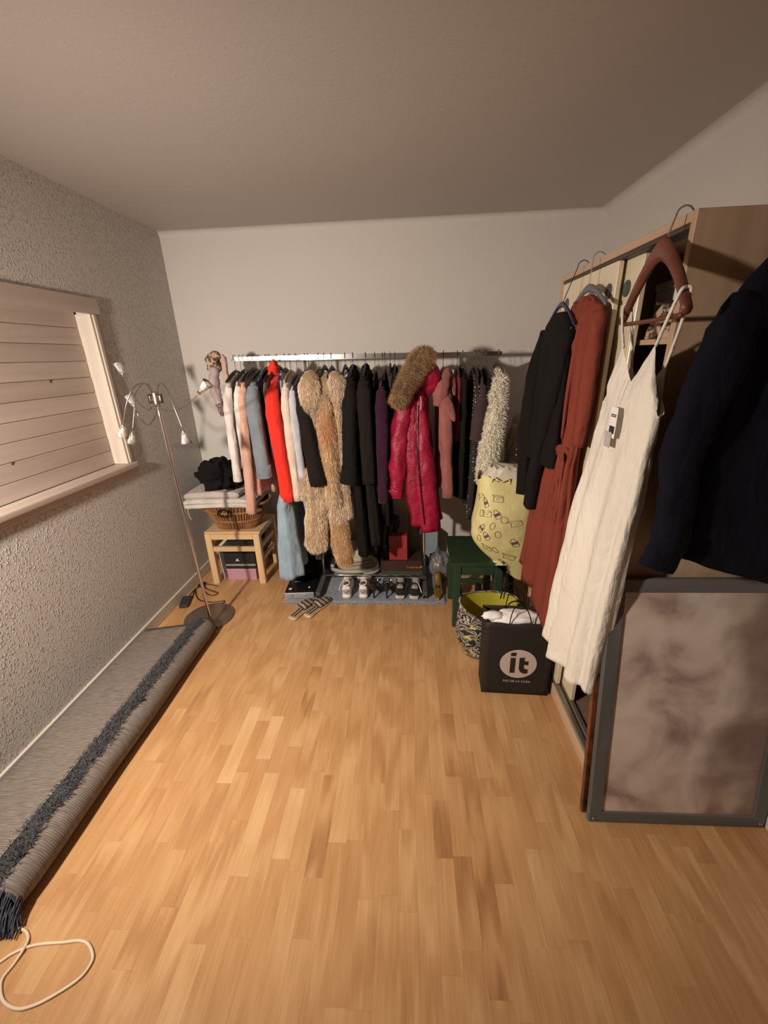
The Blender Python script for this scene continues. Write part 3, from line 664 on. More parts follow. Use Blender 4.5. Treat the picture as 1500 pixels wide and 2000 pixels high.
# ------------------------------------------------------------------ rolled rug
def build_rug():
    m, N, L, B = nt('rug_backing'); B.inputs['Roughness'].default_value = .95; B.inputs['Specular IOR Level'].default_value = .1
    tc = N.new('ShaderNodeTexCoord'); mp = N.new('ShaderNodeMapping'); mp.inputs['Scale'].default_value = (14, 170, 14); L.new(tc.outputs['Object'], mp.inputs[0])
    n1 = N.new('ShaderNodeTexNoise'); n1.inputs['Scale'].default_value = 1.4; n1.inputs['Detail'].default_value = 4; L.new(mp.outputs[0], n1.inputs['Vector'])
    rp = N.new('ShaderNodeValToRGB'); e = rp.color_ramp.elements; e[0].position = .3; e[0].color = (.145, .12, .105, 1); e[1].position = .7; e[1].color = (.265, .228, .205, 1)
    L.new(n1.outputs[0], rp.inputs[0]); L.new(rp.outputs[0], B.inputs['Base Color'])
    wv = N.new('ShaderNodeTexWave'); wv.bands_direction = 'Y'; wv.inputs['Scale'].default_value = 42; wv.inputs['Distortion'].default_value = .8; wv.inputs['Detail'].default_value = 1; L.new(tc.outputs['Object'], wv.inputs['Vector'])
    bp = N.new('ShaderNodeBump'); bp.inputs['Strength'].default_value = .45; bp.inputs['Distance'].default_value = .002; L.new(wv.outputs['Fac'], bp.inputs['Height']); L.new(bp.outputs[0], B.inputs['Normal'])
    pile = fabric('rug_pile', (.055, .055, .062), .95, .3, .6, 90)
    t = thing('rolled_rug', (-1.5, 1.45, 0), 'grey rug half rolled up along the left wall with dark fringe', 'rug')
    ya, yb = .735, 2.20; xc, r = -1.345, .064
    # outer roll
    n = 26; R = []
    for i in range(40):
        y = ya + (yb-ya)*i/39; rr = r*(1+.03*nz(y*3, 1, 2))
        ends = min(1, .93+.07*min(i, 39-i)/2); R.append([Vector((xc+.004*nz(y*2, 5, 1)+math.cos(2*math.pi*j/n)*rr*ends, y, r+.001+math.sin(2*math.pi*j/n)*rr*ends)) for j in range(n)])
    loft('roll', R, m, t)
    # spiral seen at the ends
    for y in (ya-.002, yb+.002):
        tube('roll_end', [Vector((xc+math.cos(a)*(.012+.0068*a*.9), y, r+.001+math.sin(a)*(.012+.0068*a*.9))) for a in [k*.5 for k in range(15)]], .006, pile, t, 6, 60)
    # folded layers between roll and wall
    prof = [(-1.728, .010), (-1.728, .066), (-1.715, .078), (-1.62, .092), (-1.50, .108), (-1.44, .116), (-1.418, .119), (-1.413, .110), (-1.42, .02), (-1.425, .006)]
    R = []
    for i in range(40):
        s = i/39; y = ya-.02 + (yb-.045-ya)*s
        R.append([Vector((x+.004*nz(y*2.2, k, 3)*(1 if k in (5, 6, 7) else .2), y+.03*max(0, .6-abs(x+1.6))*0, z*(1+.07*nz(y*1.5, x*3, 7)))) for k, (x, z) in enumerate(prof)])
    fold = loft('folded_layer', R, m, t, smooth=True)
    tube('fold_edge', [(-1.417, y, .1195) for y in (ya, 1.1, 1.5, 1.9, yb-.06)], .0028, mat('rug_binding', (.30, .26, .23), .9), t, 6)
    # dark pile showing between the fold and the roll
    R = []
    for i in range(50):
        y = ya + (yb-.03-ya)*i/49
        wv_ = .018*nz(y*9, 3, 3) + .006*nz(y*23, 1, 3)
        R.append([Vector((x+(wv_ if k in (2, 3) else 0), y, z+.012*nz(y*16, x*40, 1))) for k, (x, z) in enumerate([(-1.42, .06), (-1.417, .114), (-1.385, .131), (-1.340, .1345), (-1.335, .10)])])
    p = loft('pile_edge', R, pile, t, (True, True))
    fm = mat('fringe_yarn', (.06, .06, .068), .9, 0, .5, 60, sheen=.3)
    fur('fringe', p, 16000, .024, .0034, fm, t, None, .1, .8, 2, keep=lambda P: P[:, 2] > .108)
    # long yarn fringe at the near end
    rng = random.Random(4); LL = []
    for k in range(240):
        a = rng.uniform(-.5, 2*math.pi); q = r*math.sqrt(rng.uniform(.15, 1)); x0 = xc+math.cos(a)*q; z0 = r+math.sin(a)*q
        l = rng.uniform(.035, .075); x1 = x0+rng.uniform(-.02, .03); LL.append([(x0, ya+.004, z0), (x0*.5+x1*.5, ya-l*.6, max(.006, z0*.72)), (x1, ya-l, max(.004, z0*.25+rng.uniform(-.01, .01)))])
    tubes('end_fringe', LL, .0022, mat('fringe_blue', (.075, .085, .125), .9, 0, .4, 60), t, 4, 6)['kind'] = 'stuff'
    LL = []
    for k in range(90):
        a = rng.uniform(0, 2*math.pi); q = r*math.sqrt(rng.uniform(.2, 1)); x0 = xc+math.cos(a)*q; z0 = r+math.sin(a)*q; l = rng.uniform(.012, .03)
        LL.append([(x0, yb-.004, z0), (x0, yb+l*.6, max(.006, z0*.7)), (x0+rng.uniform(-.01, .015), yb+l, max(.004, z0*.3))])
    tubes('end_fringe', LL, .002, fm, t, 4, 6)['kind'] = 'stuff'
build_rug()

tag(tube('power_cable', [(-1.50, .66, .012), (-1.36, .672, .0045), (-1.321, .678, .0045), (-1.285, .690, .0045), (-1.246, .688, .0045), (-1.218, .672, .0045), (-1.206, .648, .009), (-1.209, .612, .0045), (-1.215, .581, .0045), (-1.2, .558, .0045), (-1.167, .535, .0045), (-1.119, .524, .0045), (-1.081, .53, .0045), (-1.04, .549, .0045), (-.986, .588, .0045), (-.973, .622, .0045), (-.984, .644, .0045), (-1.017, .666, .0045), (-1.051, .671, .0045), (-1.098, .665, .0045), (-1.16, .659, .0045), (-1.203, .649, .0045), (-1.238, .631, .0045), (-1.257, .613, .0045), (-1.32, .56, .0045), (-1.40, .40, .0045), (-1.44, .30, .006)], .0044, mat('cream_cable', (.74, .64, .47), .45, 0, .04), None, 8, 160),
    'cream power cable looped on the floor beside the rug end', 'cable')

# the reading lamp that lights the room (its bulb is the spot light above), standing left of the frame
def build_reading_lamp():
    dk = mat('lamp_black', (.03, .03, .03), .4)
    t = thing('reading_lamp', (LAMP.x, LAMP.y-.12, 0), 'black reading floor lamp with an open cone shade by the left wall', 'lamp')
    lathe('base', [(0, 0), (.13, 0), (.13, .012), (.02, .025), (0, .025)], (LAMP.x, LAMP.y-.17, 0), dk, t, 32)
    tube('pole', [(LAMP.x, LAMP.y-.17, .02), (LAMP.x, LAMP.y-.17, 1.0), (LAMP.x, LAMP.y-.16, 1.36), (LAMP.x, LAMP.y-.12, LAMP.z+.03)], .009, dk, t, 10)
    q = (LAMP_AIM-LAMP).to_track_quat('Z', 'Y').to_matrix().to_4x4()
    lathe('shade', [(.03, -.13), (.05, -.10), (.085, -.045), (.083, -.045), (.047, -.097), (.0, -.12)], LAMP, dk, t, 28, q, (True, False))
build_reading_lamp()

# ------------------------------------------------------------------ clothes rack
RY, RZ = 2.85, 1.695
def bar_z(x): return 1.699 - .0115*(x+1.14)
def build_rack():
    t = thing('clothes_rack', (-.29, RY, 0), 'chrome extendable clothes rail on two posts packed with garments', 'clothes rack')
    lx, rx = -.685, .108
    for (a, b, hw, hh) in ((-1.165, -.62, .011, .0125), (.02, .598, .011, .0125), (-.70, .12, .013, .0155)):
        V = []
        for x in (a, b):
            for (dy, dz) in ((-hw, -hh), (hw, -hh), (hw, hh), (-hw, hh)): V.append((x, RY+dy, bar_z(x)+dz))
        mk('top_rail' if hw > .012 else 'extension_rail', V, [(0, 1, 2, 3)[::-1], (4, 5, 6, 7), (0, 1, 5, 4), (1, 2, 6, 5), (2, 3, 7, 6), (3, 0, 4, 7)], chrome, t, False)
    for x in (lx, rx):
        tube('post', [(x, RY, .06), (x, RY, .9), (x+.008, RY, bar_z(x))], .0105, chrome, t, 14, 8)
        f = box('foot', (x-.018, x+.018), (RY-.25, RY+.24), (.035, .065), mat('foot_grey', (.09, .085, .085), .5), t, .006, None, 2)
        for y in (RY-.225, RY+.215):
            for dx in (-.011, .011):
                lathe('castor', [(0, -.006), (.015, -.006), (.0165, -.003), (.0165, .003), (.015, .006), (0, .006)], (x+dx, y, .0195), black_plastic, f, 16, Matrix.Rotation(math.pi/2, 4, 'Y'))
    tube('lower_rail', [(lx, RY-.01, .075), (-.3, RY-.01, .075), (rx, RY-.01, .075)], .008, chrome, t, 12, 6)
build_rack()

# ------------------------------------------------------------------ garments on the rack
HG = 'hangers on the clothes rail'
def rack_hanger(x, what, m=None, zneck=1.625, half=.19, drop=.05, dirx=0):
    m = m or black_plastic
    bz = bar_z(x)+.0185
    hanger('hanger carrying ' + what, x, RY, bz+.006, zneck, half, drop, (dirx, -1, 0), m, wire, .0065, False, HG, .0215, 1.7, (0, -1, 0))
def garment(name, label, cat_, what, m, x, zt, zb, t0=.022, t1=.035, half=.2, hem_half=None, cx1=0, folds=5, amp=.008, seed=1, sleeves=None, cuff=None, collar=None, hm=None, nk=None, bm=None, zhem=None, yc=RY, sq=.75, wr=.004, dirx=0, ysh=0, body='body', hang=True):
    """edge-on garment: width along Y, thickness along X, near shoulder towards the camera"""
    hem_half = hem_half or half*1.0
    t = thing(name, (x, yc, zb), label, cat_, 'clothes on the rail')
    if hang: rack_hanger(x, what, hm, nk or zt+.03, min(half-.01, .19), .05, dirx)
    rows = [(zt+.02, yc, .045, x, t0*.55), (zt, yc, half*.5, x, t0*.85), (zt-.03, yc, half*.85, x, t0), (zt-.075, yc, half, x, t0*1.1)]
    for s in (.25, .5, .75, 1):
        rows.append((zt-.075 + (zb-zt+.075)*s, yc+ysh*s, half+(hem_half-half)*s, x+cx1*s*s, t0*1.1+(t1-t0*1.1)*s))
    b = cloth(body, rows, m, t, 'Y', 40, 52, folds, amp, seed, wr, .012, (lambda s, ca, sa: zhem*s**3*ca) if zhem else None, sq)
    if sleeves:
        for sgn, (zs, r0, r1, dx, dy) in ((-1, sleeves), (1, (sleeves[0]+.02, sleeves[1], sleeves[2], sleeves[3]*.3, sleeves[4]))):
            P = [(x, yc+sgn*(half-.03), zt-.06), (x+dx*.12, yc+sgn*(half+.012), zt-.15), (x+dx*.45, yc+sgn*(half+.02+dy*.4), (zt+zs)/2), (x+dx, yc+sgn*(half+.01+dy), zs)]
            s = limb('sleeve', P, [r0*.8, r0, (r0+r1)/2, r1], bm or m, t, (1, .85), seed=seed+sgn, wr=wr)
            if cuff and sgn < 0:
                e = Vector(P[-1]); limb('cuff', [e+Vector((-dx*.05, 0, cuff[0])), e+Vector((0, 0, 0)), e+Vector((dx*.05, 0, -.02))], [r1*1.05, r1*cuff[1], r1*cuff[1]], m, s, (1, .85), res=8, wr=.001)
    if collar:
        limb('collar', [(x, yc-.055, zt-.005), (x-collar*.8, yc-.03, zt+.012), (x, yc+.01, zt+.03), (x+collar*.8, yc-.03, zt+.012), (x, yc-.06, zt-.01)], [collar*.6]*5, m, t, (.7, 1.3), seed=seed, res=20)
    return t, b
F = fabric
lp = MATS['leopard_print']
# left end: scarf with leopard bundle
def build_scarf():
    t = thing('scarf', (-1.235, 2.80, 1.36), 'lavender grey scarf with leopard print knot at the left rail end', 'scarf', 'clothes on the rail')
    m = F('lavender_knit', (.40, .32, .33))
    limb('knot', [(-1.215, 2.76, 1.735), (-1.255, 2.765, 1.70), (-1.25, 2.77, 1.655), (-1.225, 2.77, 1.625)], [.026, .042, .044, .02], lp, t, seed=2, wr=.008)
    limb('scarf_end', [(-1.245, 2.75, 1.65), (-1.262, 2.74, 1.56), (-1.258, 2.735, 1.48), (-1.245, 2.73, 1.42)], [.03, .034, .03, .024], m, t, seed=4, wr=.006)
    limb('scarf_tip', [(-1.247, 2.73, 1.43), (-1.24, 2.73, 1.39), (-1.235, 2.73, 1.345)], [.026, .02, .014], spots('plum_lace', (.18, .10, .12), (.42, .34, .34), 60, .3), t, seed=7, wr=.007)
    limb('drape', [(-1.20, 2.78, 1.72), (-1.185, 2.77, 1.69), (-1.185, 2.76, 1.62), (-1.175, 2.75, 1.56)], [.016, .018, .018, .02], F('faded_pink', (.48, .33, .30)), t, seed=5)
build_scarf()
garment('blouse', 'off-white blouse with long sleeve nearest the left rail end', 'blouse', 'the off-white blouse', F('off_white_cotton', (.72, .66, .64)), -1.150, 1.585, 1.00, .018, .022, .19, sleeves=(.935, .03, .026, -.02, .0), cuff=(.05, 1.1), collar=.012, seed=2)
garment('camisole', 'thin black camisole between two white tops', 'top', 'the black camisole', black_fab, -1.112, 1.56, 1.06, .010, .014, .17, seed=3)
garment('shirt', 'white shirt beside the peach cardigan', 'shirt', 'the white shirt', F('white_shirting', (.74, .70, .66)), -1.088, 1.59, .88, .014, .022, .185, sleeves=(1.04, .026, .022, -.006, .02), collar=.014, seed=4)
garment('cardigan', 'long peach pink cardigan hanging over the wicker basket', 'cardigan', 'the peach cardigan', F('peach_knit', (.62, .37, .29)), -1.052, 1.585, .80, .018, .024, .19, sleeves=(.69, .028, .034, -.045, .025), collar=.012, seed=5)
garment('denim_jacket', 'washed grey-blue denim jacket with wide sleeve', 'jacket', 'the denim jacket', F('washed_denim', (.20, .235, .275), bscale=400), -.985, 1.585, 1.00, .028, .036, .20, sleeves=(.965, .046, .050, .015, .01), cuff=(.07, 1.05), collar=.02, seed=6)
garment('top', 'black sleeveless top behind the denim jacket', 'top', 'the black sleeveless top', black_fab, -.935, 1.60, 1.12, .014, .018, .16, seed=7)
garment('jersey_top', 'grey jersey top squeezed beside the red jacket', 'top', 'the grey jersey top', F('grey_jersey', (.17, .16, .165)), -.915, 1.58, 1.02, .012, .016, .17, seed=8)
# red hooded jacket
def build_red():
    m = F('red_knit', (.80, .035, .022), .85, .1, .35, 200, .08)
    t, b = garment('hooded_jacket', 'bright red hooded jacket with ribbed hem', 'jacket', 'the red jacket', m, -.862, 1.565, .80, .034, .046, .20, sleeves=(.775, .046, .050, .03, .0), seed=9, amp=.010, folds=4, nk=1.64)
    limb('hood', [(-.862, 2.76, 1.60), (-.86, 2.755, 1.645), (-.857, 2.77, 1.688)], [.05, .036, .010], m, t, (.8, 1.1), seed=3, wr=.006)
build_red()
# pale blue tiered denim dress, mostly seen below the red jacket
def build_denim_dress():
    m = F('pale_denim', (.29, .40, .50), .9, .1, .5, 300, .12)
    t = thing('denim_dress', (-.82, RY, .17), 'long pale blue tiered denim dress below the red jacket', 'dress', 'clothes on the rail')
    rack_hanger(-.812, 'the pale denim dress', None, 1.62, .17)
    rows = [(1.60, RY, .05, -.812, .008), (1.57, RY, .15, -.812, .012), (1.2, RY, .16, -.812, .012), (.95, RY-.02, .18, -.822, .018), (.78, RY-.05, .20, -.868, .05), (.68, RY-.05, .205, -.872, .06), (.50, RY-.055, .212, -.872, .068), (.40, RY-.055, .216, -.87, .072), (.205, RY-.06, .222, -.868, .076)]
    cloth('bodice_and_skirt', rows, m, t, 'Y', 60, 72, 5, .026, 12, .004, .03, None, .8, fold_top=.5)
build_denim_dress()
garment('sweater', 'cream sweater between the red jacket and lavender shirt', 'sweater', 'the cream sweater', F('cream_knit', (.68, .58, .48), bscale=140), -.778, 1.575, .80, .022, .026, .195, sleeves=(.775, .030, .026, .012, .01), collar=.016, seed=13, hm=mat('wooden_hanger', (.50, .34, .2), .5))
garment('shirt', 'pale lavender shirt left of the black blazer', 'shirt', 'the lavender shirt', F('lavender_cotton', (.52, .52, .60)), -.735, 1.555, .79, .018, .022, .195, sleeves=(.77, .028, .024, .02, .0), collar=.014, seed=14)
garment('blazer', 'black blazer with sleeve swinging over the fur coat', 'blazer', 'the black blazer', F('black_suiting', (.012, .009, .0088), .95, .0), -.675, 1.575, .93, .026, .03, .20, sleeves=(.905, .044, .058, .085, .075), collar=.018, seed=15)
garment('jeans', 'dark blue jeans hanging behind the fur coat', 'jeans', 'the dark jeans', F('dark_denim', (.022, .028, .045)), -.655, 1.50, .30, .014, .028, .15, hem_half=.17, cx1=-.02, seed=16)
# fox fur coat
def build_fur():
    under = F('fur_hide', (.34, .23, .13), .95, .3)
    fm = attrmat('fur_hair')
    t = thing('fur_coat', (-.53, RY, .28), 'long honey and orange fox fur coat with a thick collar', 'coat', 'clothes on the rail')
    rack_hanger(-.585, 'the fur coat at its left shoulder', mat('gold_wire', (.5, .36, .15), .3, .8)); rack_hanger(-.50, 'the fur coat at its middle', None)
    yf = RY-.03
    rows = [(1.60, yf, .08, -.525, .06), (1.56, yf, .16, -.525, .10), (1.48, yf, .19, -.525, .115), (1.30, yf, .20, -.53, .115), (1.0, yf, .20, -.54, .125), (.80, yf, .20, -.55, .13), (.70, yf, .20, -.56, .135)]
    parts = [cloth('coat_body', rows, under, t, 'Y', 40, 60, 3, .010, 21, .006, .02)]
    # pelts: each one hangs as its own long strip
    for k, (P, r) in enumerate([
        ([(-.60, 2.645, 1.50), (-.615, 2.632, 1.25), (-.63, 2.63, .95), (-.655, 2.63, .79)], [.036, .045, .05, .04]),
        ([(-.525, 2.635, 1.47), (-.52, 2.60, 1.28), (-.515, 2.595, 1.0), (-.50, 2.60, .76)], [.035, .055, .05, .05]),
        ([(-.455, 2.65, 1.45), (-.445, 2.63, 1.2), (-.44, 2.63, .95), (-.43, 2.63, .66)], [.03, .036, .036, .036]),
        ([(-.64, 2.66, .80), (-.655, 2.65, .62), (-.665, 2.645, .47), (-.66, 2.645, .40)], [.06, .075, .08, .06]),
        ([(-.50, 2.65, .78), (-.492, 2.64, .6), (-.48, 2.635, .42), (-.465, 2.635, .285)], [.055, .06, .066, .052]),
        ([(-.70, 2.66, 1.0), (-.71, 2.645, .9), (-.70, 2.64, .80)], [.03, .04, .036]),
    ]): parts.append(limb('pelt', P, r, under, t, (1, .8), seed=k+3, wr=.007))
    for P, r in (([(-.60, 2.70, 1.60), (-.61, 2.65, 1.55), (-.615, 2.628, 1.47), (-.62, 2.632, 1.40), (-.622, 2.64, 1.33)], [.03, .06, .064, .046, .03]), ([(-.455, 2.70, 1.59), (-.442, 2.65, 1.55), (-.438, 2.64, 1.48), (-.445, 2.645, 1.42)], [.03, .05, .048, .03])):
        parts.append(limb('collar', P, r, under, t, (1, .9), seed=6, wr=.008))
    def colfn(P, rng):
        n = len(P); z = P[:, 2]; x = P[:, 0]
        c = np.tile(np.array([.66, .53, .40]), (n, 1))
        centre = np.exp(-((x+.515)/.05)**2)*np.exp(-((z-1.27)/.15)**2)
        c = c*(1-centre[:, None]) + np.array([.60, .19, .04])*centre[:, None]
        c2 = np.exp(-((x+.515)/.05)**2)*np.exp(-((z-1.0)/.13)**2)
        c = c*(1-c2[:, None]*.7) + np.array([.68, .42, .17])*c2[:, None]*.7
        c3 = (z < .62)*(x > -.57); c[c3] = np.array([.58, .37, .19])
        c4 = (z < .8)*(x <= -.57); c[c4] = np.array([.74, .58, .42])
        st = np.exp(-((x+.53)/.016)**2)*(z > 1.45); c = c*(1-.75*st[:, None])
        wv = np.array([nz(p[0]*30, p[1]*30, p[2]*9) for p in P]); c = c*(1+.45*wv[:, None])
        return np.clip(c*1.25*(.8+.4*rng.random((n, 1))), 0, 1)
    for k, o in enumerate(parts):
        fur('hair', o, 14000 if k == 0 else 7000, .026, .0016, fm, o, colfn, 1.7, .16, 30+k)
build_fur()
# black coats
garment('overcoat', 'long black overcoat with a wide turned cuff right of the fur coat', 'coat', 'the black coat with wide cuff', black_wool, -.358, 1.60, .33, .034, .048, .21, hem_half=.20, sleeves=(.925, .046, .050, -.03, .03), cuff=(.10, 1.35), collar=.02, seed=22, cx1=.03)
garment('coat', 'charcoal black wool coat with a straight sleeve beside the purple coat', 'coat', 'the charcoal coat', F('charcoal_wool', (.014, .011, .0105), .95, .0, bscale=120), -.275, 1.60, .42, .036, .042, .21, sleeves=(.90, .048, .044, .01, .02), collar=.022, seed=23, cx1=.03)
garment('slip_dress', 'thin black dress trailing low in front of the vacuum hose', 'dress', 'the thin black dress', black_fab, -.215, 1.57, .34, .014, .020, .17, seed=24, cx1=-.03)
garment('trousers', 'black trousers with a pale stripe behind the purple coat', 'trousers', 'the black trousers', black_fab, -.150, 1.57, .55, .014, .022, .15, seed=25)
garment('purple_coat', 'dark purple coat hanging left of the red parka', 'coat', 'the purple coat', F('plum_wool', (.036, .008, .027), .9, .1), -.165, 1.54, .80, .026, .034, .215, sleeves=(.765, .040, .034, -.01, .02), seed=26)
garment('cardigan', 'black cardigan hidden behind the fur-trimmed hood', 'cardigan', 'the black cardigan', black_fab, -.085, 1.59, .82, .020, .026, .19, collar=.016, seed=27)
# crimson parka with a fur-trimmed hood
def build_parka():
    m = mat('crimson_nylon', (.30, .006, .038), .5, 0, .18, 7, .7, 16, 0, .4, bdist=.02)
    t, b = garment('parka', 'shiny crimson parka with a big fur-trimmed hood', 'parka', 'the crimson parka', m, .065, 1.535, .60, .052, .088, .21, sleeves=None, seed=28, amp=.014, folds=4, wr=.011, nk=1.62, cx1=.07, hm=mat('navy_plastic_hanger', (.02, .022, .06)))
    # skirt of the parka kicks to the right, sleeves hang in front
    limb('sleeve', [(.00, 2.665, 1.46), (-.045, 2.625, 1.28), (-.068, 2.605, 1.05), (-.078, 2.60, .86)], [.05, .058, .054, .046], m, t, (1, .85), seed=3, wr=.012)
    limb('cuff', [(-.078, 2.60, .88), (-.08, 2.60, .845), (-.078, 2.60, .80)], [.044, .05, .036], m, t, (1, .85), seed=8, wr=.008, res=10)
    limb('front_panel', [(.07, 2.66, 1.44), (.085, 2.62, 1.15), (.115, 2.605, .85), (.145, 2.61, .56)], [.045, .062, .075, .07], m, t, (1, .7), seed=5, wr=.014)
    limb('front_panel', [(.02, 2.66, 1.44), (.02, 2.615, 1.15), (.035, 2.605, .85), (.06, 2.61, .60)], [.04, .05, .055, .05], m, t, (1, .7), seed=12, wr=.012)
    tube('zip', [(.045, 2.59, 1.40), (.05, 2.562, 1.15), (.07, 2.55, .9), (.10, 2.556, .62)], .004, mat('zip_dark', (.05, .004, .01), .4), t, 6)
    limb('hood', [(.15, 2.72, 1.46), (.13, 2.69, 1.54), (.10, 2.68, 1.61), (.08, 2.72, 1.65)], [.055, .085, .08, .04], m, t, (.95, 1), seed=9, wr=.010)
    hide = F('trim_hide', (.28, .18, .10))
    tr = limb('hood_trim', [(.135, 2.62, 1.655), (.085, 2.60, 1.665), (.03, 2.585, 1.59), (-.03, 2.575, 1.49), (-.066, 2.575, 1.41)], [.038, .052, .046, .044, .036], hide, t, (1, 1), seed=4, wr=.006)
    def colfn(P, rng):
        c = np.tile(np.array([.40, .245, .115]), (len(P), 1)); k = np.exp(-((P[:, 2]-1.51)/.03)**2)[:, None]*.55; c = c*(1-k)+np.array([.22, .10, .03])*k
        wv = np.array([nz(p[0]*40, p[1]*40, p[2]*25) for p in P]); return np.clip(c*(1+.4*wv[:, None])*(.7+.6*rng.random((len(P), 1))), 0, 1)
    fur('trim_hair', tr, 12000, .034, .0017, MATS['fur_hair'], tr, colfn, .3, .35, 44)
    tube('drawstring', [(.075, 2.60, 1.45), (.078, 2.595, 1.41), (.076, 2.59, 1.37)], .0025, white_plastic, t, 5)
build_parka()
def build_pink():
    m = F('dusty_pink_fleece', (.30, .108, .096), .95, .2, .6, 160)
    t, b = garment('bathrobe', 'dusty pink fleece coat with a soft hood right of the parka', 'coat', 'the dusty pink coat', m, .228, 1.53, .84, .030, .038, .205, sleeves=(.79, .042, .032, .03, .01), seed=30, nk=1.60, hm=black_plastic)
    limb('hood', [(.245, 2.73, 1.59), (.225, 2.68, 1.55), (.20, 2.645, 1.46), (.178, 2.63, 1.385)], [.03, .045, .05, .028], m, t, (.9, .8), seed=3, wr=.007)
    limb('lapel', [(.215, 2.64, 1.46), (.24, 2.612, 1.40), (.268, 2.60, 1.34), (.285, 2.60, 1.295)], [.03, .036, .026, .008], m, t, (.9, .45), seed=5, wr=.004)
    limb('lapel', [(.262, 2.74, 1.58), (.275, 2.70, 1.52), (.282, 2.68, 1.44)], [.022, .03, .02], m, t, (.7, .8), seed=6, wr=.004)
build_pink()
garment('red_top', 'dark red top peeking beside the black dress', 'top', 'the dark red top', F('dark_red_jersey', (.26, .015, .02)), .318, 1.575, 1.15, .014, .018, .16, seed=31)
garment('dress', 'plain black dress right of the dusty pink coat', 'dress', 'the plain black dress', F('black_crepe', (.010, .0075, .0075), .95, 0), .352, 1.575, .77, .026, .040, .20, seed=32, nk=1.63)
garment('dotted_dress', 'black dress with small white dots beside the fluffy coat', 'dress', 'the dotted dress', spots('dotted_crepe', (.020, .014, .016), (.55, .50, .46), 46, .22), .428, 1.575, .66, .018, .026, .19, sleeves=(.63, .02, .022, -.02, .01), seed=33)
garment('plum_blouse', 'dull plum blouse with three-quarter sleeve', 'blouse', 'the plum blouse', F('dull_plum', (.060, .036, .042)), .455, 1.555, 1.10, .018, .022, .20, sleeves=(1.17, .034, .034, -.03, .01), seed=34)
garment('waistcoat', 'black fringed waistcoat next to the fluffy coat', 'waistcoat', 'the black waistcoat', F('black_suede', (.009, .0075, .007), .95, 0), .498, 1.57, .62, .016, .026, .19, seed=35, cx1=-.04)
def build_fluffy():
    m = F('shag_base', (.75, .68, .57), .95, .4)
    fm = attrmat('shag_yarn', .9, .2)
    t = thing('shag_coat', (.55, RY, .85), 'cream shaggy fluffy coat at the right end of the rail', 'coat', 'clothes on the rail')
    rack_hanger(.578, 'the shaggy cream coat', mat('dark_wood_hanger', (.07, .04, .025), .4), 1.625, .17)
    rows = [(1.57, RY, .06, .565, .03), (1.545, RY, .15, .565, .045), (1.48, RY, .195, .565, .055), (1.25, RY, .20, .56, .058), (1.0, RY, .20, .555, .06), (.90, RY, .20, .55, .055)]
    b = cloth('coat_body', rows, m, t, 'Y', 30, 48, 3, .008, 41, .005, .01)
    s1 = limb('sleeve', [(.555, 2.69, 1.50), (.535, 2.64, 1.32), (.510, 2.625, 1.10), (.485, 2.62, .90)], [.046, .056, .056, .046], m, t, (1, .85), seed=3)
    s2 = limb('sleeve', [(.575, 3.01, 1.49), (.585, 3.06, 1.30), (.60, 3.075, 1.10), (.605, 3.07, .92)], [.046, .05, .05, .044], m, t, (1, .85), seed=4)
    def colfn(P, rng): return np.clip(np.tile(np.array([.92, .85, .72]), (len(P), 1))*(.75+.5*rng.random((len(P), 1))), 0, 1)
    for k, (o, n) in enumerate(((b, 9000), (s1, 6500), (s2, 1500))): fur('yarn', o, n, .030, .0042, fm, o, colfn, .45, .55, 50+k)
build_fluffy()
# bare hangers between the clothes
for k, (x, w_) in enumerate(((-1.022, 'only empty air above the denim jacket'), (-.548, 'nothing, left of the fur collar'), (-.41, 'nothing, right of the fur collar'), (-.115, 'nothing, above the purple coat'))):
    rack_hanger(x, w_, None, 1.63, .17)

# ------------------------------------------------------------------ mat under the rack
def build_mat():
    m = fabric('blue_grey_mat', (.25, .275, .33), .95, .2, .8, 220, .12, 14)
    t = thing('floor_mat', (-.32, 2.93, 0), 'blue-grey woven mat with pale frayed edges under the clothes rail', 'mat')
    n = 30; V = []; F_ = []
    xs = np.linspace(-.92, .262, 50); ys = np.linspace(2.556, 3.29, 20)
    top = [[Vector((x, y + .006*nz(x*5, 1, y) - .02*max(0, (x-.16)/.1)**2*(y < 2.6)*-1, .0055 + .0012*nz(x*9, y*9, 2))) for x in xs] for y in ys]
    V = [p for r in top for p in r]; W = len(xs); Hn = len(ys)
    F_ = [(i*W+j, i*W+j+1, (i+1)*W+j+1, (i+1)*W+j) for i in range(Hn-1) for j in range(W-1)]
    b = len(V); V += [Vector((p.x, p.y, .0003)) for p in V]
    ring = [j for j in range(W)] + [i*W+W-1 for i in range(1, Hn)] + [(Hn-1)*W+j for j in range(W-2, -1, -1)] + [i*W for i in range(Hn-2, 0, -1)]
    for a, c in zip(ring, ring[1:]+ring[:1]): F_.append((c, a, b+a, b+c))
    mk('weave', V, F_, m, t)
    rng = random.Random(2); LL = []
    for k in range(260):
        x = rng.uniform(-.92, .25); LL.append([(x, 2.562, .005), (x+rng.uniform(-.004, .004), 2.548, .004), (x+rng.uniform(-.008, .008), 2.538, .002)])
    for k in range(90):
        y = rng.uniform(2.56, 3.2); LL.append([(-.915, y, .005), (-.93, y+.002, .004), (-.945-.012*rng.random(), y+rng.uniform(-.008, .008), .002)])
    tubes('fringe', LL, .0014, mat('mat_fringe', (.42, .40, .40), .9), t, 4, 5)['kind'] = 'stuff'
build_mat()

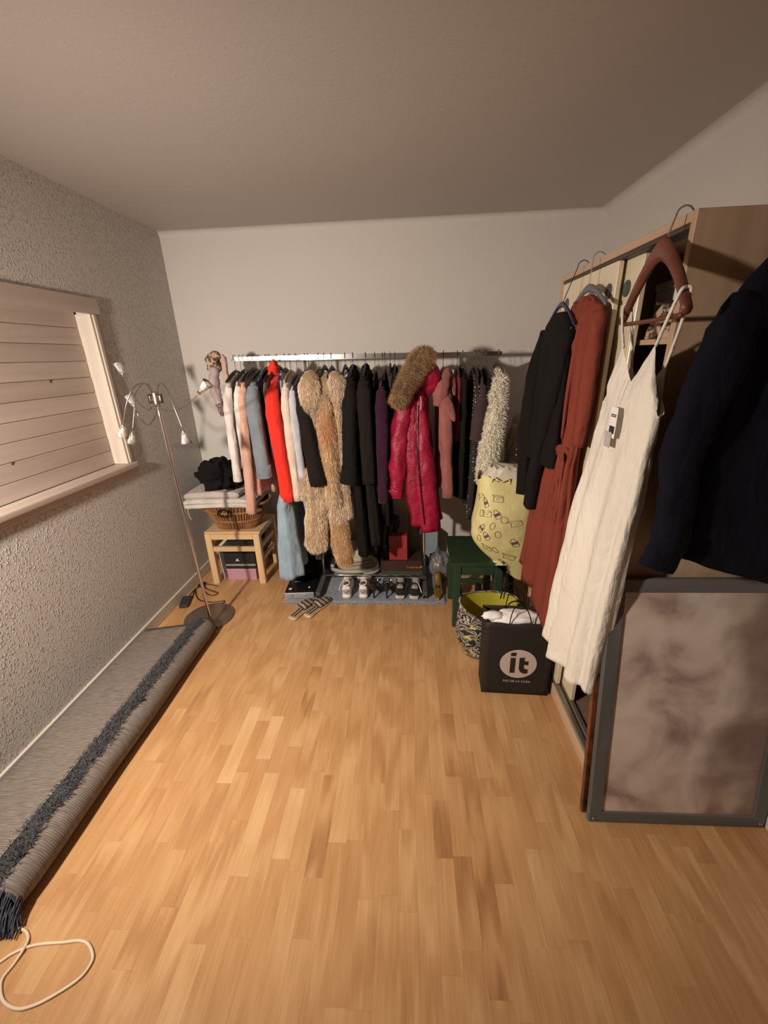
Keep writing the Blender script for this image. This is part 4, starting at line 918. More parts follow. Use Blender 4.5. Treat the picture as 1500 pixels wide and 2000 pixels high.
# ------------------------------------------------------------------ pine stool with boxes and basket
def build_pine_stool():
    t = thing('pine_stool', (-1.375, 3.03, 0), 'pale pine stool with two rails under the wicker basket', 'stool')
    x0, x1, y0, y1, h = -1.592, -1.158, 2.832, 3.235, .447
    for x in (x0, x1-.05):
        for y in (y0, y1-.045): box('leg', (x, x+.05), (y, y+.045), (0, h-.012 if True else h), pine, t, .003)
    box('seat', (x0-.004, x1+.004), (y0+.012, y1+.004), (h-.0115, h+.004), pine_x, t, .003)
    for y in (y0, y1-.03): box('apron', (x0+.0505, x1-.0505), (y, y+.03), (.392, h-.012), pine_x, t, .002); 
    for y in (y0+.004, y1-.03): box('rail', (x0+.0505, x1-.0505), (y, y+.026), (.287, .325), pine_x, t, .002)
    py = wood('pale_pine_deep', (.62, .42, .22), (.76, .56, .33), 1, .6, .45)
    for x in (x0+.01, x1-.036):
        for z in ((.392, h-.012), (.287, .325), (.18, .21)): box('side_rail', (x, x+.026), (y0+.0455, y1-.0455), z, py, t, .002)
build_pine_stool()
def shoebox(name, label, x, y, z, body, lid, lidh=.03, cat_='box'):
    t = thing(name, ((x[0]+x[1])/2, (y[0]+y[1])/2, z[0]), label, cat_)
    box('box_body', (x[0]+.003, x[1]-.003), (y[0]+.003, y[1]-.003), (z[0], z[1]-lidh), body, t, .0015)
    l = box('lid', x, y, (z[1]-lidh, z[1]), lid, t, .0015)
    return t, l
pinkm = mat('pink_card', (.52, .29, .36), .6, 0, .05)
shoebox('shoebox', 'pink shoebox on the floor under the pine stool', (-1.495, -1.25), (2.89, 3.2), (0, .106), pinkm, pinkm, .022)
bc = mat('black_card', (.014, .014, .015), .5)
bt, bl_ = shoebox('shoebox', 'black sports shoebox with white triangle logo on the pink box', (-1.492, -1.24), (2.885, 3.19), (.1065, .245), bc, bc, .085)
box('grey_stripe', (-1.488, -1.245), (2.8868, 2.888), (.135, .15), mat('stripe_grey', (.32, .30, .28), .5), bt, 0)
def adi():
    inkw = mat('white_print', (.75, .72, .70), .6)
    f = lambda u, v, w_: Vector((-1.383+u, 2.8848-w_, .192+v))
    for pts in ([(-.020, -.014), (-.013, -.014), (-.0165, -.006), (-.020, -.012)], [(-.010, -.014), (-.002, -.014), (-.0105, .003), (-.0145, -.003)], [(.002, -.014), (.011, -.014), (-.0025, .013), (-.007, .006)]):
        poly('logo_bar', pts, .0006, f, inkw, bl_)
adi()
t_, l_ = shoebox('shoebox', 'plain black box on top of the sports shoebox', (-1.46, -1.25), (2.95, 3.2), (.2455, .375), bc, bc, .04)
def build_folder():
    t = box('paper_folder', (-.002, .002), (-.12, .12), (0, .27), paper_white, None, .0005, Matrix.Translation((-1.53, 3.03, .002)) @ Matrix.Rotation(math.radians(-3), 4, 'Y'))
    tag(t, 'white paper folder standing inside the pine stool', 'folder')
build_folder()
def build_basket():
    wk = wood('wicker', (.22, .095, .035), (.42, .21, .085), 2, 1.2, .55, .5)
    dk = fabric('black_leather', (.015, .013, .012), .5, 0, .2)
    c = Vector((-1.365, 2.985, 0)); z0, z1 = .4515, .668
    def ring(s, n=96, k=1.0, wob=0):
        hx, hy = (.150+.118*s)*k, (.105+.065*s)*k
        return [Vector((c.x+math.copysign(abs(math.cos(a))**.8, math.cos(a))*hx, c.y+math.copysign(abs(math.sin(a))**.8, math.sin(a))*hy, z0+(z1-z0)*s)) for a in [2*math.pi*j/n for j in range(n)]]
    t = thing('wicker_basket', (c.x, c.y, z0), 'brown wicker basket with black handles on the pine stool', 'basket')
    loft('shell', [ring(s/12, 96, .975) for s in range(13)], mat('wicker_inner', (.13, .06, .025), .7), t, (True, False))
    LL = []
    R = [ring(s, 64) for s in (0, .33, .66, 1)]
    for j in range(64): LL.append([R[0][j], R[1][j], R[2][j], R[3][j]])
    tubes('stave', LL, .0062, wk, t, 5, 8)
    for s in (.02, .36, .72, 1.0):
        for ph in (0, 1):
            P = ring(s, 128, 1.02); P = [p + Vector((0, 0, .005*math.sin(j*math.pi/2+ph*math.pi))) for j, p in enumerate(P)]; P.append(P[0])
            tube('braid', P, .0050 if s < 1 else .0085, wk, t, 5, 0)
    for a0 in (1.06, .42):   # front handles
        a = -math.pi*a0/2; s = .80
        p = Vector((c.x+math.cos(a)*.27, c.y+math.sin(a)*.178, z0+(z1-z0)*s))
        tg = Vector((-math.sin(a)*1.0, math.cos(a)*.6, 0)).normalized()
        tube('handle', [p + tg*math.cos(q)*.042 + Vector((0, -.012, math.sin(q)*.028)) for q in [2*math.pi*k/16 for k in range(17)]], .0065, dk, t, 8, 50)
build_basket()
def lump(name, c, rad, m, parent=None, seed=1, amp=.25, freq=2.2, sub=4, flat=None, fine=.06):
    bm = bmesh.new(); bmesh.ops.create_icosphere(bm, subdivisions=sub, radius=1)
    V = []
    for v in bm.verts:
        p = v.co; q = 1 + amp*nz(p.x*freq+seed*3, p.y*freq+seed, p.z*freq) + fine*nz(p.x*7+seed, p.y*7, p.z*7) + fine*.6*abs(nz(p.x*13, p.y*13+seed, p.z*13))
        z = p.z*rad[2]*q
        if flat is not None: z = max(z, -flat)
        V.append(Vector((c[0]+p.x*rad[0]*q, c[1]+p.y*rad[1]*q, c[2]+z)))
    bm.verts.index_update(); F_ = [[v.index for v in f.verts] for f in bm.faces]; bm.free()
    return mk(name, V, F_, m, parent)
def build_laundry():
    wh = fabric('white_towelling', (.60, .57, .53), .95, .3, .7, 150)
    def folded(name, label, x, y, z, n, m):
        t = thing(name, ((x[0]+x[1])/2, (y[0]+y[1])/2, z[0]), label, 'towel'); h = (z[1]-z[0])/n
        for k in range(n):
            zc = z[0]+h*(k+.5); R = []
            for i in range(26):
                s = i/25; yy = y[0]+(y[1]-y[0])*s; ring = []
                for j in range(40):
                    a = 2*math.pi*j/40; ca, sa = math.cos(a), math.sin(a)
                    px = (x[0]+x[1])/2 + math.copysign(abs(ca)**.28, ca)*(x[1]-x[0])/2*(1-.03*k) + .01*nz(yy*6, k, 1)
                    pz = zc + math.copysign(abs(sa)**.6, sa)*h*.49 + .008*nz(px*7, yy*7, k*3) - .02*((px-(x[0]+x[1])/2)/(x[1]-x[0])*2)**2*.4
                    ring.append(Vector((px, yy+.006*nz(px*9, k, 2), pz)))
                R.append(ring)
            loft('towel_fold', R, m, t)
        return t
    t = folded('folded_towels', 'white folded towels lying across the wicker basket', (-1.685, -1.135), (2.765, 3.13), (.682, .742), 2, wh)
    tube('drawstring', [(-1.63, 2.77, .69), (-1.635, 2.758, .66), (-1.63, 2.755, .62), (-1.62, 2.755, .595)], .002, white_plastic, t, 5)
    folded('folded_sheet', 'pale pink striped folded sheet under the black laundry', (-1.665, -1.25), (2.79, 3.10), (.7445, .795), 1, fabric('pale_sheet', (.52, .45, .43)))
    b = lump('laundry_pile', (-1.40, 2.90, .885), (.165, .13, .125), black_fab, None, 3, .42, 2.3, 5, .088, .10)
    tag(b, 'crumpled black clothes heaped on the folded towels', 'laundry')
    tag(lump('blue_garment', (-1.565, 3.10, .855), (.10, .08, .085), fabric('teal_blue', (.03, .17, .27)), None, 5, .3, 2.2, 4, .058), 'teal blue garment behind the black laundry heap', 'laundry')
build_laundry()

# ------------------------------------------------------------------ floor clutter below the rack
MZ = .007    # top of the mat
def build_case():
    t = thing('electronics_case', (-.835, 2.77, MZ), 'glossy black case with silver front edge and stickers', 'case')
    M = Matrix.Translation((-.838, 2.795, MZ)) @ Matrix.Rotation(math.radians(3), 4, 'Z')
    gl = mat('gloss_black', (.010, .010, .011), .12, 0, .05, coat=.5)
    sv = mat('silver_edge', (.42, .42, .43), .4, .5, .05)
    box('case_body', (-.108, .108), (-.175, .185), (0, .055), gl, t, .006, M, 2)
    box('front_edge', (-.11, .11), (-.185, -.176), (0, .047), sv, t, .003, M)
    for x in (-.055, .045): lathe('knob', [(0, .006), (.006, .005), (.007, 0)], M @ Vector((x, -.186, .026)), chrome, t, 12, Matrix.Rotation(math.pi/2, 4, 'X'))
    for (x, y, w_, d) in ((-.085, -.15, .022, .025), (.06, -.13, .012, .02), (-.06, -.035, .045, .008)):
        box('sticker', (x, x+w_), (y, y+d), (.0552, .0558), paper_white, t, 0, M)
    f = lump('furry_bag', (-.80, 2.955, .155), (.13, .085, .10), black_fab, None, 8, .25, 2, 4, .092)
    tag(f, 'black shaggy fur bag sitting on the glossy case', 'bag')
    fur('shag', f, 4200, .045, .003, mat('black_shag', (.022, .019, .015), .6, 0, .5, 40), f, None, .3, .6, 9)
    n = lump('denim_bundle', (-.70, 3.10, .155), (.10, .09, .16), fabric('navy_denim', (.025, .04, .085)), None, 12, .3, 2, 4, .147)
    tag(n, 'dark blue denim bundle behind the left rack post', 'bundle')
build_case()
def build_vacuum():
    hm = mat('beige_hose', (.42, .40, .34), .45, 0, .06)
    t = thing('vacuum_cleaner', (-.46, 3.08, MZ), 'beige vacuum cleaner with coiled hose behind the white sneakers', 'vacuum cleaner')
    R = []
    for i in range(14):
        s = i/13; k = math.sin(math.pi*min(1, .12+s*.88))**.35 if s < 1 else .5
        R.append([Vector((-.46+math.copysign(abs(math.cos(a))**.6, math.cos(a))*.13*(1-.25*s*s), 3.13+math.copysign(abs(math.sin(a))**.6, math.sin(a))*.13*(1-.2*s*s), MZ+.001+.19*s)) for a in [2*math.pi*j/28 for j in range(28)]])
    loft('canister', R, mat('beige_plastic', (.50, .45, .36), .4), t)
    P = []
    for k in range(46):
        a = math.radians(-60+k*14); rr = .19+.02*math.sin(k*.23)
        P.append(Vector((-.47+math.cos(a)*rr, 2.985+math.sin(a)*rr*.48*(1+.1*(k/46)), .045+.05*max(0, math.sin(a))+.0012*k)))
    hose = tube('hose', P, .0165, hm, t, 10, 220)
    tube('hose_grip', [(-.31, 2.88, .03), (-.36, 2.862, .028), (-.42, 2.858, .028)], .019, white_plastic, t, 12)
    M = Matrix.Translation((-.40, 2.99, .085)) @ Matrix.Rotation(math.radians(20), 4, 'Z') @ Matrix.Rotation(math.radians(18), 4, 'X')
    nz_ = box('floor_nozzle', (-.14, .14), (-.045, .045), (-.012, .02), mat('beige_plastic', (.5, .45, .36)), t, .008, M, 2)
    for y in (-.022, .012): box('nozzle_groove', (-.125, .125), (y, y+.008), (.0195, .0215), mat('groove_dark', (.12, .11, .09), .6), nz_, 0, M)
build_vacuum()
def build_boot_box():
    gr = mat('box_green', (.045, .075, .035), .6); br = mat('box_brown', (.055, .022, .014), .6)
    t, l = shoebox('shoebox', 'brown and green boot box with orange lettering under the rail', (-.235, .095), (2.93, 3.12), (MZ, .148), gr, br, .088)
    org = mat('orange_print', (.75, .22, .05), .6)
    M = Matrix.Translation((.028, 2.929, .094)) @ Matrix.Rotation(math.pi/2, 4, 'X')
    text('lettering', 'Timberland', .025, org, l, M, .0005)
    f = lambda u, v, w_: Vector((.088+u*.8, 2.9296-w_, .098+v*.8))
    poly('tree_logo', [(-.002, -.012), (.002, -.012), (.002, -.006), (.011, -.007), (.008, 0), (.010, .004), (.005, .007), (.003, .012), (0, .014), (-.003, .012), (-.005, .007), (-.010, .004), (-.008, 0), (-.011, -.007), (-.002, -.006)], .0006, f, org, l)
    rd = mat('red_card', (.36, .035, .035), .45, 0, .06)
    r = thing('gift_box', (-.09, 2.98, .148), 'red upright carton standing on the boot box', 'box')
    box('carton', (-.165, -.02), (2.955, 3.02), (.1485, .36), rd, r, .0015)
    pk = mat('pale_red_print', (.46, .10, .09), .5)
    for q in ((-.125, -.122, .285, .335), (-.075, -.072, .285, .335)): box('print_frame', (q[0], q[1]), (2.9541, 2.9549), (q[2], q[3]), pk, r, 0)
    for z in (.285, .332): box('print_frame', (-.125, -.072), (2.9541, 2.9549), (z, z+.003), pk, r, 0)
    box('print_frame', (-.105, -.03), (2.9541, 2.9549), (.262, .266), pk, r, 0)
    bl = mat('boot_leather', (.016, .013, .012), .4)
    for k, (x, lab) in enumerate(((-.27, 'tall dark boot left of the red carton behind coats'), (-.155, 'tall dark boot right behind the red carton'))):
        b = thing('boot', (x, 3.17, MZ), lab, 'boot')
        limb('shaft', [(x, 3.19, .06), (x, 3.20, .20), (x+.012, 3.20, .34), (x+.02, 3.195, .43)], [.038, .042, .052, .05], bl, b, seed=k+2, wr=.006)
        limb('foot', [(x, 3.21, .05), (x, 3.16, .05), (x, 3.145, .04)], [.036, .036, .028], bl, b, (1, 1), seed=k, wr=.002)
        box('sole', (x-.036, x+.036), (3.122, 3.24), (MZ+.0005, MZ+.014), black_plastic, b, .004)
    pb = box('peg_board', (.0, .10), (0, .012), (0, .42), wood('old_plank', (.22, .17, .11), (.32, .26, .18), 2, .6), None, .002, Matrix.Translation((.0, 3.232, MZ+.0005)) @ Matrix.Rotation(math.radians(-8), 4, 'X'))
    tag(pb, 'narrow beige plank leaning on the back wall behind the boot box', 'plank')
    for z in (.2, .28, .35):
        o = lathe('peg_hole', [(0, .0006), (.006, .0006), (.006, 0)], (0, 0, 0), black_plastic, pb, 10, Matrix.Translation((.07, 3.231, MZ)) @ Matrix.Rotation(math.radians(-8), 4, 'X') @ Matrix.Translation((0, 0, z)) @ Matrix.Rotation(math.pi/2, 4, 'X'), (False, False))
    tag(box('blue_carton', (.13, .235), (3.14, 3.285), (MZ+.0005, .31), mat('pale_blue_card', (.27, .31, .37), .6), None, .004), 'pale blue carton against the back wall right of the rack post', 'box')
build_boot_box()

# shoes -------------------------------------------------------------
def shoe_shell(name, x, y, yaw, secs, m, parent, sq=.8, n=20, res=26, z0=0):
    """loft along the shoe: secs = (t along length from heel, half width, z bottom, z top, side shift)"""
    c, s = math.cos(yaw), math.sin(yaw); cols = [cat1([q[i] for q in secs], res) for i in range(5)]; R = []
    for i in range(res):
        tt, hw, zb, zt, sh = (q[i] for q in cols); ring = []
        for j in range(n):
            a = 2*math.pi*j/n; u = sh+math.copysign(abs(math.cos(a))**sq, math.cos(a))*hw; z = (zb+zt)/2+math.copysign(abs(math.sin(a))**sq, math.sin(a))*(zt-zb)/2
            ring.append(Vector((x+c*u-s*tt, y+s*u+c*tt, z0+z)))
        R.append(ring)
    return loft(name, R, m, parent)
def at(x, y, yaw, u, t, z):
    c, s = math.cos(yaw), math.sin(yaw); return Vector((x+c*u-s*t, y+s*u+c*t, z))
white_leather = mat('white_leather', (.74, .68, .66), .5, 0, .05)
def sneaker(label, x, y, yaw, lace):
    t = thing('sneaker', (x, y+.12, MZ), label, 'shoe', 'white sneakers'); z = MZ+.001
    S = [(0, .026, .0, .03, 0), (.02, .034, 0, .032, 0), (.10, .034, 0, .028, 0), (.19, .045, 0, .026, 0), (.25, .038, .004, .026, 0), (.275, .012, .012, .022, 0)]
    shoe_shell('sole', x, y, yaw, S, white_plastic, t, .6, z0=z)
    U = [(.004, .020, .022, .075, 0), (.018, .031, .022, .105, 0), (.06, .032, .022, .085, 0), (.12, .036, .022, .09, 0), (.19, .042, .02, .07, 0), (.24, .034, .02, .05, 0), (.268, .010, .02, .036, 0)]
    shoe_shell('upper', x, y, yaw, U, white_leather, t, .75, z0=z)
    shoe_shell('heel_patch', x, y-.003, yaw, [(0, .012, .045, .075, 0), (.01, .024, .045, .078, 0), (.025, .0345, .046, .072, 0), (.04, .034, .048, .066, 0)], mat('grey_patch', (.30, .28, .28), .6), t, .75, 16, 10, z)
    # opening, collar and tongue
    lathe('opening', [(0, .0), (.021, .001), (.023, -.004)], at(x, y, yaw, 0, .045, z+.104), mat('shoe_inside', (.09, .08, .08), .9), t, 18, Matrix.Scale(1.45, 4, (0, 1, 0)), (False, False))
    tube('collar', [at(x, y, yaw, math.cos(a)*.026, .045+math.sin(a)*.038, z+.103+.008*math.sin(a+2.4)) for a in [2*math.pi*k/14 for k in range(15)]], .0065, white_leather, t, 8)
    limb('tongue', [at(x, y, yaw, 0, .10, z+.085), at(x, y, yaw, 0, .082, z+.12), at(x, y, yaw, 0, .07, z+.142)], [.018, .022, .017], white_leather, t, (1, .35), res=10, wr=.001)
    LL = [[at(x, y, yaw, -.026, .10+k*.022, z+.088-k*.007), at(x, y, yaw, 0, .104+k*.022, z+.098-k*.007), at(x, y, yaw, .026, .10+k*.022, z+.088-k*.007)] for k in range(4)]
    if lace: LL.append([at(x, y, yaw, -.01, .09, z+.12), at(x, y, yaw, -.04, .05, z+.10), at(x, y, yaw, -.055, .02, z+.06)])
    tubes('laces', LL, .003, white_plastic, t, 5, 10)
sneaker('left white sneaker with a loose lace on the mat', -.472, 2.605, math.radians(4), True)
sneaker('right white sneaker beside the studded heels', -.349, 2.607, math.radians(-2), False)
def heel(label, x, y, yaw):
    t = thing('studded_heel', (x, y+.1, MZ), label, 'shoe', 'studded heels'); z = MZ+.001; bl = mat('black_patent', (.012, .011, .011), .2)
    shoe_shell('upper', x, y, yaw, [(0, .018, .062, .125, 0), (.015, .028, .058, .125, 0), (.05, .029, .05, .085, 0), (.10, .030, .028, .065, 0), (.15, .034, .006, .045, 0), (.19, .028, .003, .028, 0), (.235, .004, .003, .010, 0)], bl, t, .8, z0=z)
    lathe('heel', [(.006, 0), (.0055, .03), (.009, .055), (.016, .07)], at(x, y, yaw, 0, .014, z), bl, t, 12)
    V = []
    for k in range(5):
        for sgn in (-1, 1):
            lathe('stud', [(.0045, 0), (.003, .004), (0, .006)], at(x, y, yaw, sgn*(.027+.0015*(k % 2)), .012+.02*k, z+.110-.012*k+.008*(k % 2)), chrome, t, 8, Matrix.Rotation(sgn*math.pi/2, 4, 'Y'), (False, False))
    for zz in (.10, .122): tube('strap', [at(x, y, yaw, -.027, .022, z+zz-.01), at(x, y, yaw, 0, -.002, z+zz), at(x, y, yaw, .027, .022, z+zz-.01), at(x, y, yaw, .02, .07, z+zz+.008), at(x, y, yaw, -.02, .07, z+zz+.008), at(x, y, yaw, -.027, .022, z+zz-.01)], .0035, bl, t, 6)
    tube('buckle', [at(x, y, yaw, .028, .04, z+.128), at(x, y, yaw, .034, .05, z+.145)], .002, chrome, t, 5)
heel('black studded high heel next to the white sneakers', -.268, 2.604, math.radians(3)); heel('black studded high heel next to the canvas shoes', -.174, 2.604, math.radians(-3))
def canvas(label, x, y, yaw):
    t = thing('canvas_shoe', (x, y+.12, MZ), label, 'shoe', 'black canvas shoes'); z = MZ+.001
    shoe_shell('sole', x, y, yaw, [(0, .028, 0, .026, 0), (.02, .036, 0, .026, 0), (.10, .035, 0, .024, 0), (.19, .045, 0, .024, 0), (.25, .038, 0, .026, 0), (.275, .014, .004, .022, 0)], mat('rubber_white', (.66, .60, .52), .6), t, .6, z0=z)
    tube('foxing_line', [at(x, y, yaw, -.036, .05, z+.02), at(x, y, yaw, -.033, .012, z+.02), at(x, y, yaw, 0, -.003, z+.02), at(x, y, yaw, .033, .012, z+.02), at(x, y, yaw, .036, .05, z+.02)], .0016, black_plastic, t, 5)
    shoe_shell('upper', x, y, yaw, [(.006, .024, .022, .072, 0), (.02, .034, .022, .080, 0), (.07, .034, .022, .066, 0), (.12, .037, .022, .082, 0), (.19, .042, .02, .064, 0), (.24, .033, .02, .048, 0), (.266, .012, .02, .034, 0)], fabric('black_canvas', (.018, .016, .016), .9, .1), t, .75, z0=z)
    lathe('opening', [(0, 0), (.022, .001), (.025, -.004)], at(x, y, yaw, 0, .055, z+.078), mat('shoe_lining', (.42, .38, .33), .9), t, 18, Matrix.Scale(1.5, 4, (0, 1, 0)), (False, False))
    limb('tongue', [at(x, y, yaw, 0, .11, z+.08), at(x, y, yaw, 0, .10, z+.105), at(x, y, yaw, 0, .09, z+.125)], [.018, .023, .02], fabric('grey_lining', (.40, .37, .33)), t, (1, .3), res=10, wr=.001)
    tubes('laces', [[at(x, y, yaw, -.026, .11+k*.02, z+.085-k*.006), at(x, y, yaw, 0, .113+k*.02, z+.096-k*.006), at(x, y, yaw, .026, .11+k*.02, z+.085-k*.006)] for k in range(4)] + ([[at(x, y, yaw, .0, .10, z+.10), at(x, y, yaw, .03, .06, z+.09), at(x, y, yaw, .055, .02, z+.05), at(x, y, yaw, .035, .055, z+.075)]] if x > 0 else []), .003, white_plastic, t, 5, 10)
canvas('left black canvas shoe with white sole by the heels', -.077, 2.602, math.radians(-3)); canvas('right black canvas shoe with untied white lace by the rack foot', .026, 2.598, math.radians(-9))
def pump(label, x, y, yaw, m, z0):
    t = thing('pointed_pump', (x, y, z0), label, 'shoe'); z = z0+.001
    shoe_shell('upper', x, y, yaw, [(0, .003, .003, .010, 0), (.03, .020, .003, .026, 0), (.07, .033, .003, .038, 0), (.12, .031, .015, .040, 0), (.17, .026, .045, .075, 0), (.205, .024, .062, .110, 0), (.225, .016, .066, .116, 0)], m, t, .8, z0=z)
    lathe('heel', [(.006, 0), (.006, .03), (.010, .05), (.016, .068)], at(x, y, yaw, 0, .208, z), mat('black_patent', (.012, .011, .011), .2), t, 12)
    lathe('opening', [(0, 0), (.018, .001), (.021, -.003)], at(x, y, yaw, 0, .125, z+.043), mat('shoe_dark', (.03, .025, .02), .8), t, 16, Matrix.Rotation(math.radians(22), 4, 'X') @ Matrix.Scale(1.9, 4, (0, 1, 0)), (False, False))
pump('shiny gold pointed pump at the right end of the mat', .205, 2.585, math.radians(-2), mat('gold_leather', (.55, .36, .08), .25, .8, .1), MZ)
def build_grey_bag():
    o = lump('plastic_bag', (.235, 2.93, .115), (.075, .10, .13), mat('grey_film', (.17, .165, .17), .35, 0, .25, 12, trans=.0), None, 14, .32, 2.1, 4, .107, .14)
    tag(o, 'crumpled dark grey plastic bag behind the gold pump', 'bag')
build_grey_bag()
def slipper(label, x, y, yaw):
    t = thing('espadrille_mule', (x, y, 0), label, 'shoe', 'striped mules'); z = .0008
    rope = mat('rope_sole', (.62, .46, .28), .9, 0, .2, 80, .8, 120)
    shoe_shell('sole', x, y, yaw, [(0, .020, 0, .018, 0), (.02, .034, 0, .020, 0), (.09, .032, 0, .018, 0), (.18, .043, 0, .017, 0), (.235, .036, 0, .017, 0), (.262, .012, .002, .015, 0)], rope, t, .55, z0=z)
    shoe_shell('insole', x, y, yaw, [(.006, .016, .017, .021, 0), (.024, .029, .018, .022, 0), (.09, .027, .017, .021, 0), (.15, .033, .016, .020, 0)], mat('insole_tan', (.40, .30, .21), .8), t, .6, 16, 14, z)
    for k in (-1, 1):
        tube('insole_stripe', [at(x, y, yaw, k*.011, .02, z+.0225), at(x, y, yaw, k*.011, .07, z+.0215), at(x, y, yaw, k*.012, .13, z+.021)], .0045, black_fab, t, 6)
    m, N, L, B = (None,)*4
    if 'striped_canvas' not in MATS:
        m, N, L, B = nt('striped_canvas'); B.inputs['Roughness'].default_value = .9
        tc = N.new('ShaderNodeTexCoord'); wv = N.new('ShaderNodeTexWave'); wv.bands_direction = 'DIAGONAL'; wv.inputs['Scale'].default_value = 13; wv.inputs['Distortion'].default_value = 1.5; wv.inputs['Detail Scale'].default_value = 3
        L.new(tc.outputs['Object'], wv.inputs['Vector']); rp = N.new('ShaderNodeValToRGB'); rp.color_ramp.interpolation = 'CONSTANT'; e = rp.color_ramp.elements
        e[0].color = (.03, .025, .022, 1); e[1].position = .36; e[1].color = (.36, .29, .22, 1); L.new(wv.outputs['Fac'], rp.inputs[0]); L.new(rp.outputs[0], B.inputs['Base Color']); MATS['striped_canvas'] = m
    shoe_shell('vamp', x, y, yaw, [(.115, .036, .014, .050, 0), (.14, .040, .014, .056, 0), (.18, .043, .014, .050, 0), (.225, .038, .014, .038, 0), (.255, .018, .014, .026, 0)], MATS['striped_canvas'], t, .8, 20, 18, z)
slipper('striped espadrille mule on the floor, farther left of its pair', -.822, 2.345, math.radians(-24)); slipper('striped espadrille mule on the floor, nearer the white sneakers', -.722, 2.375, math.radians(-27))

# ------------------------------------------------------------------ green stool, yellow bag and other bags
def build_green_stool():
    g = mat('green_paint', (.020, .046, .020), .5, 0, .12, 20, .15, 30)
    t = thing('green_stool', (.42, 2.48, 0), 'dark green painted wooden stool beside the rail', 'stool')
    x0, x1, y0, y1 = .275, .575, 2.283, 2.66
    for x in (x0, x1-.045):
        for y in (y0, y1-.045): box('leg', (x, x+.045), (y, y+.045), (0, .455), g, t, .003)
    box('seat', (x0-.022, x1+.012), (y0-.012, y1+.03), (.4555, .478), g, t, .004, None, 2)
    for y in (y0+.008, y1-.035): box('apron', (x0+.0455, x1-.0455), (y, y+.022), (.385, .455), g, t, .002)
    for x in (x0+.008, x1-.032): box('apron', (x, x+.022), (y0+.0455, y1-.0455), (.385, .455), g, t, .002)
    box('stretcher', (x0+.0455, x1-.0455), (y1-.035, y1-.013), (.13, .16), g, t, .002)
    for k, (x, y, lab) in enumerate(((.375, 2.52, 'black patent shoe under the green stool, on its left'), (.475, 2.53, 'black patent shoe under the green stool, on its right'))):
        pump(lab, x, y-.09, math.radians(8-14*k), mat('black_patent', (.012, .011, .011), .2), 0)
    o = lump('sports_bag', (.655, 2.58, .225), (.062, .17, .24), mat('black_nylon', (.012, .012, .012), .45), None, 21, .18, 2, 4, .224)
    tag(o, 'black upright bag between the green stool and the wardrobe', 'bag')
build_green_stool()
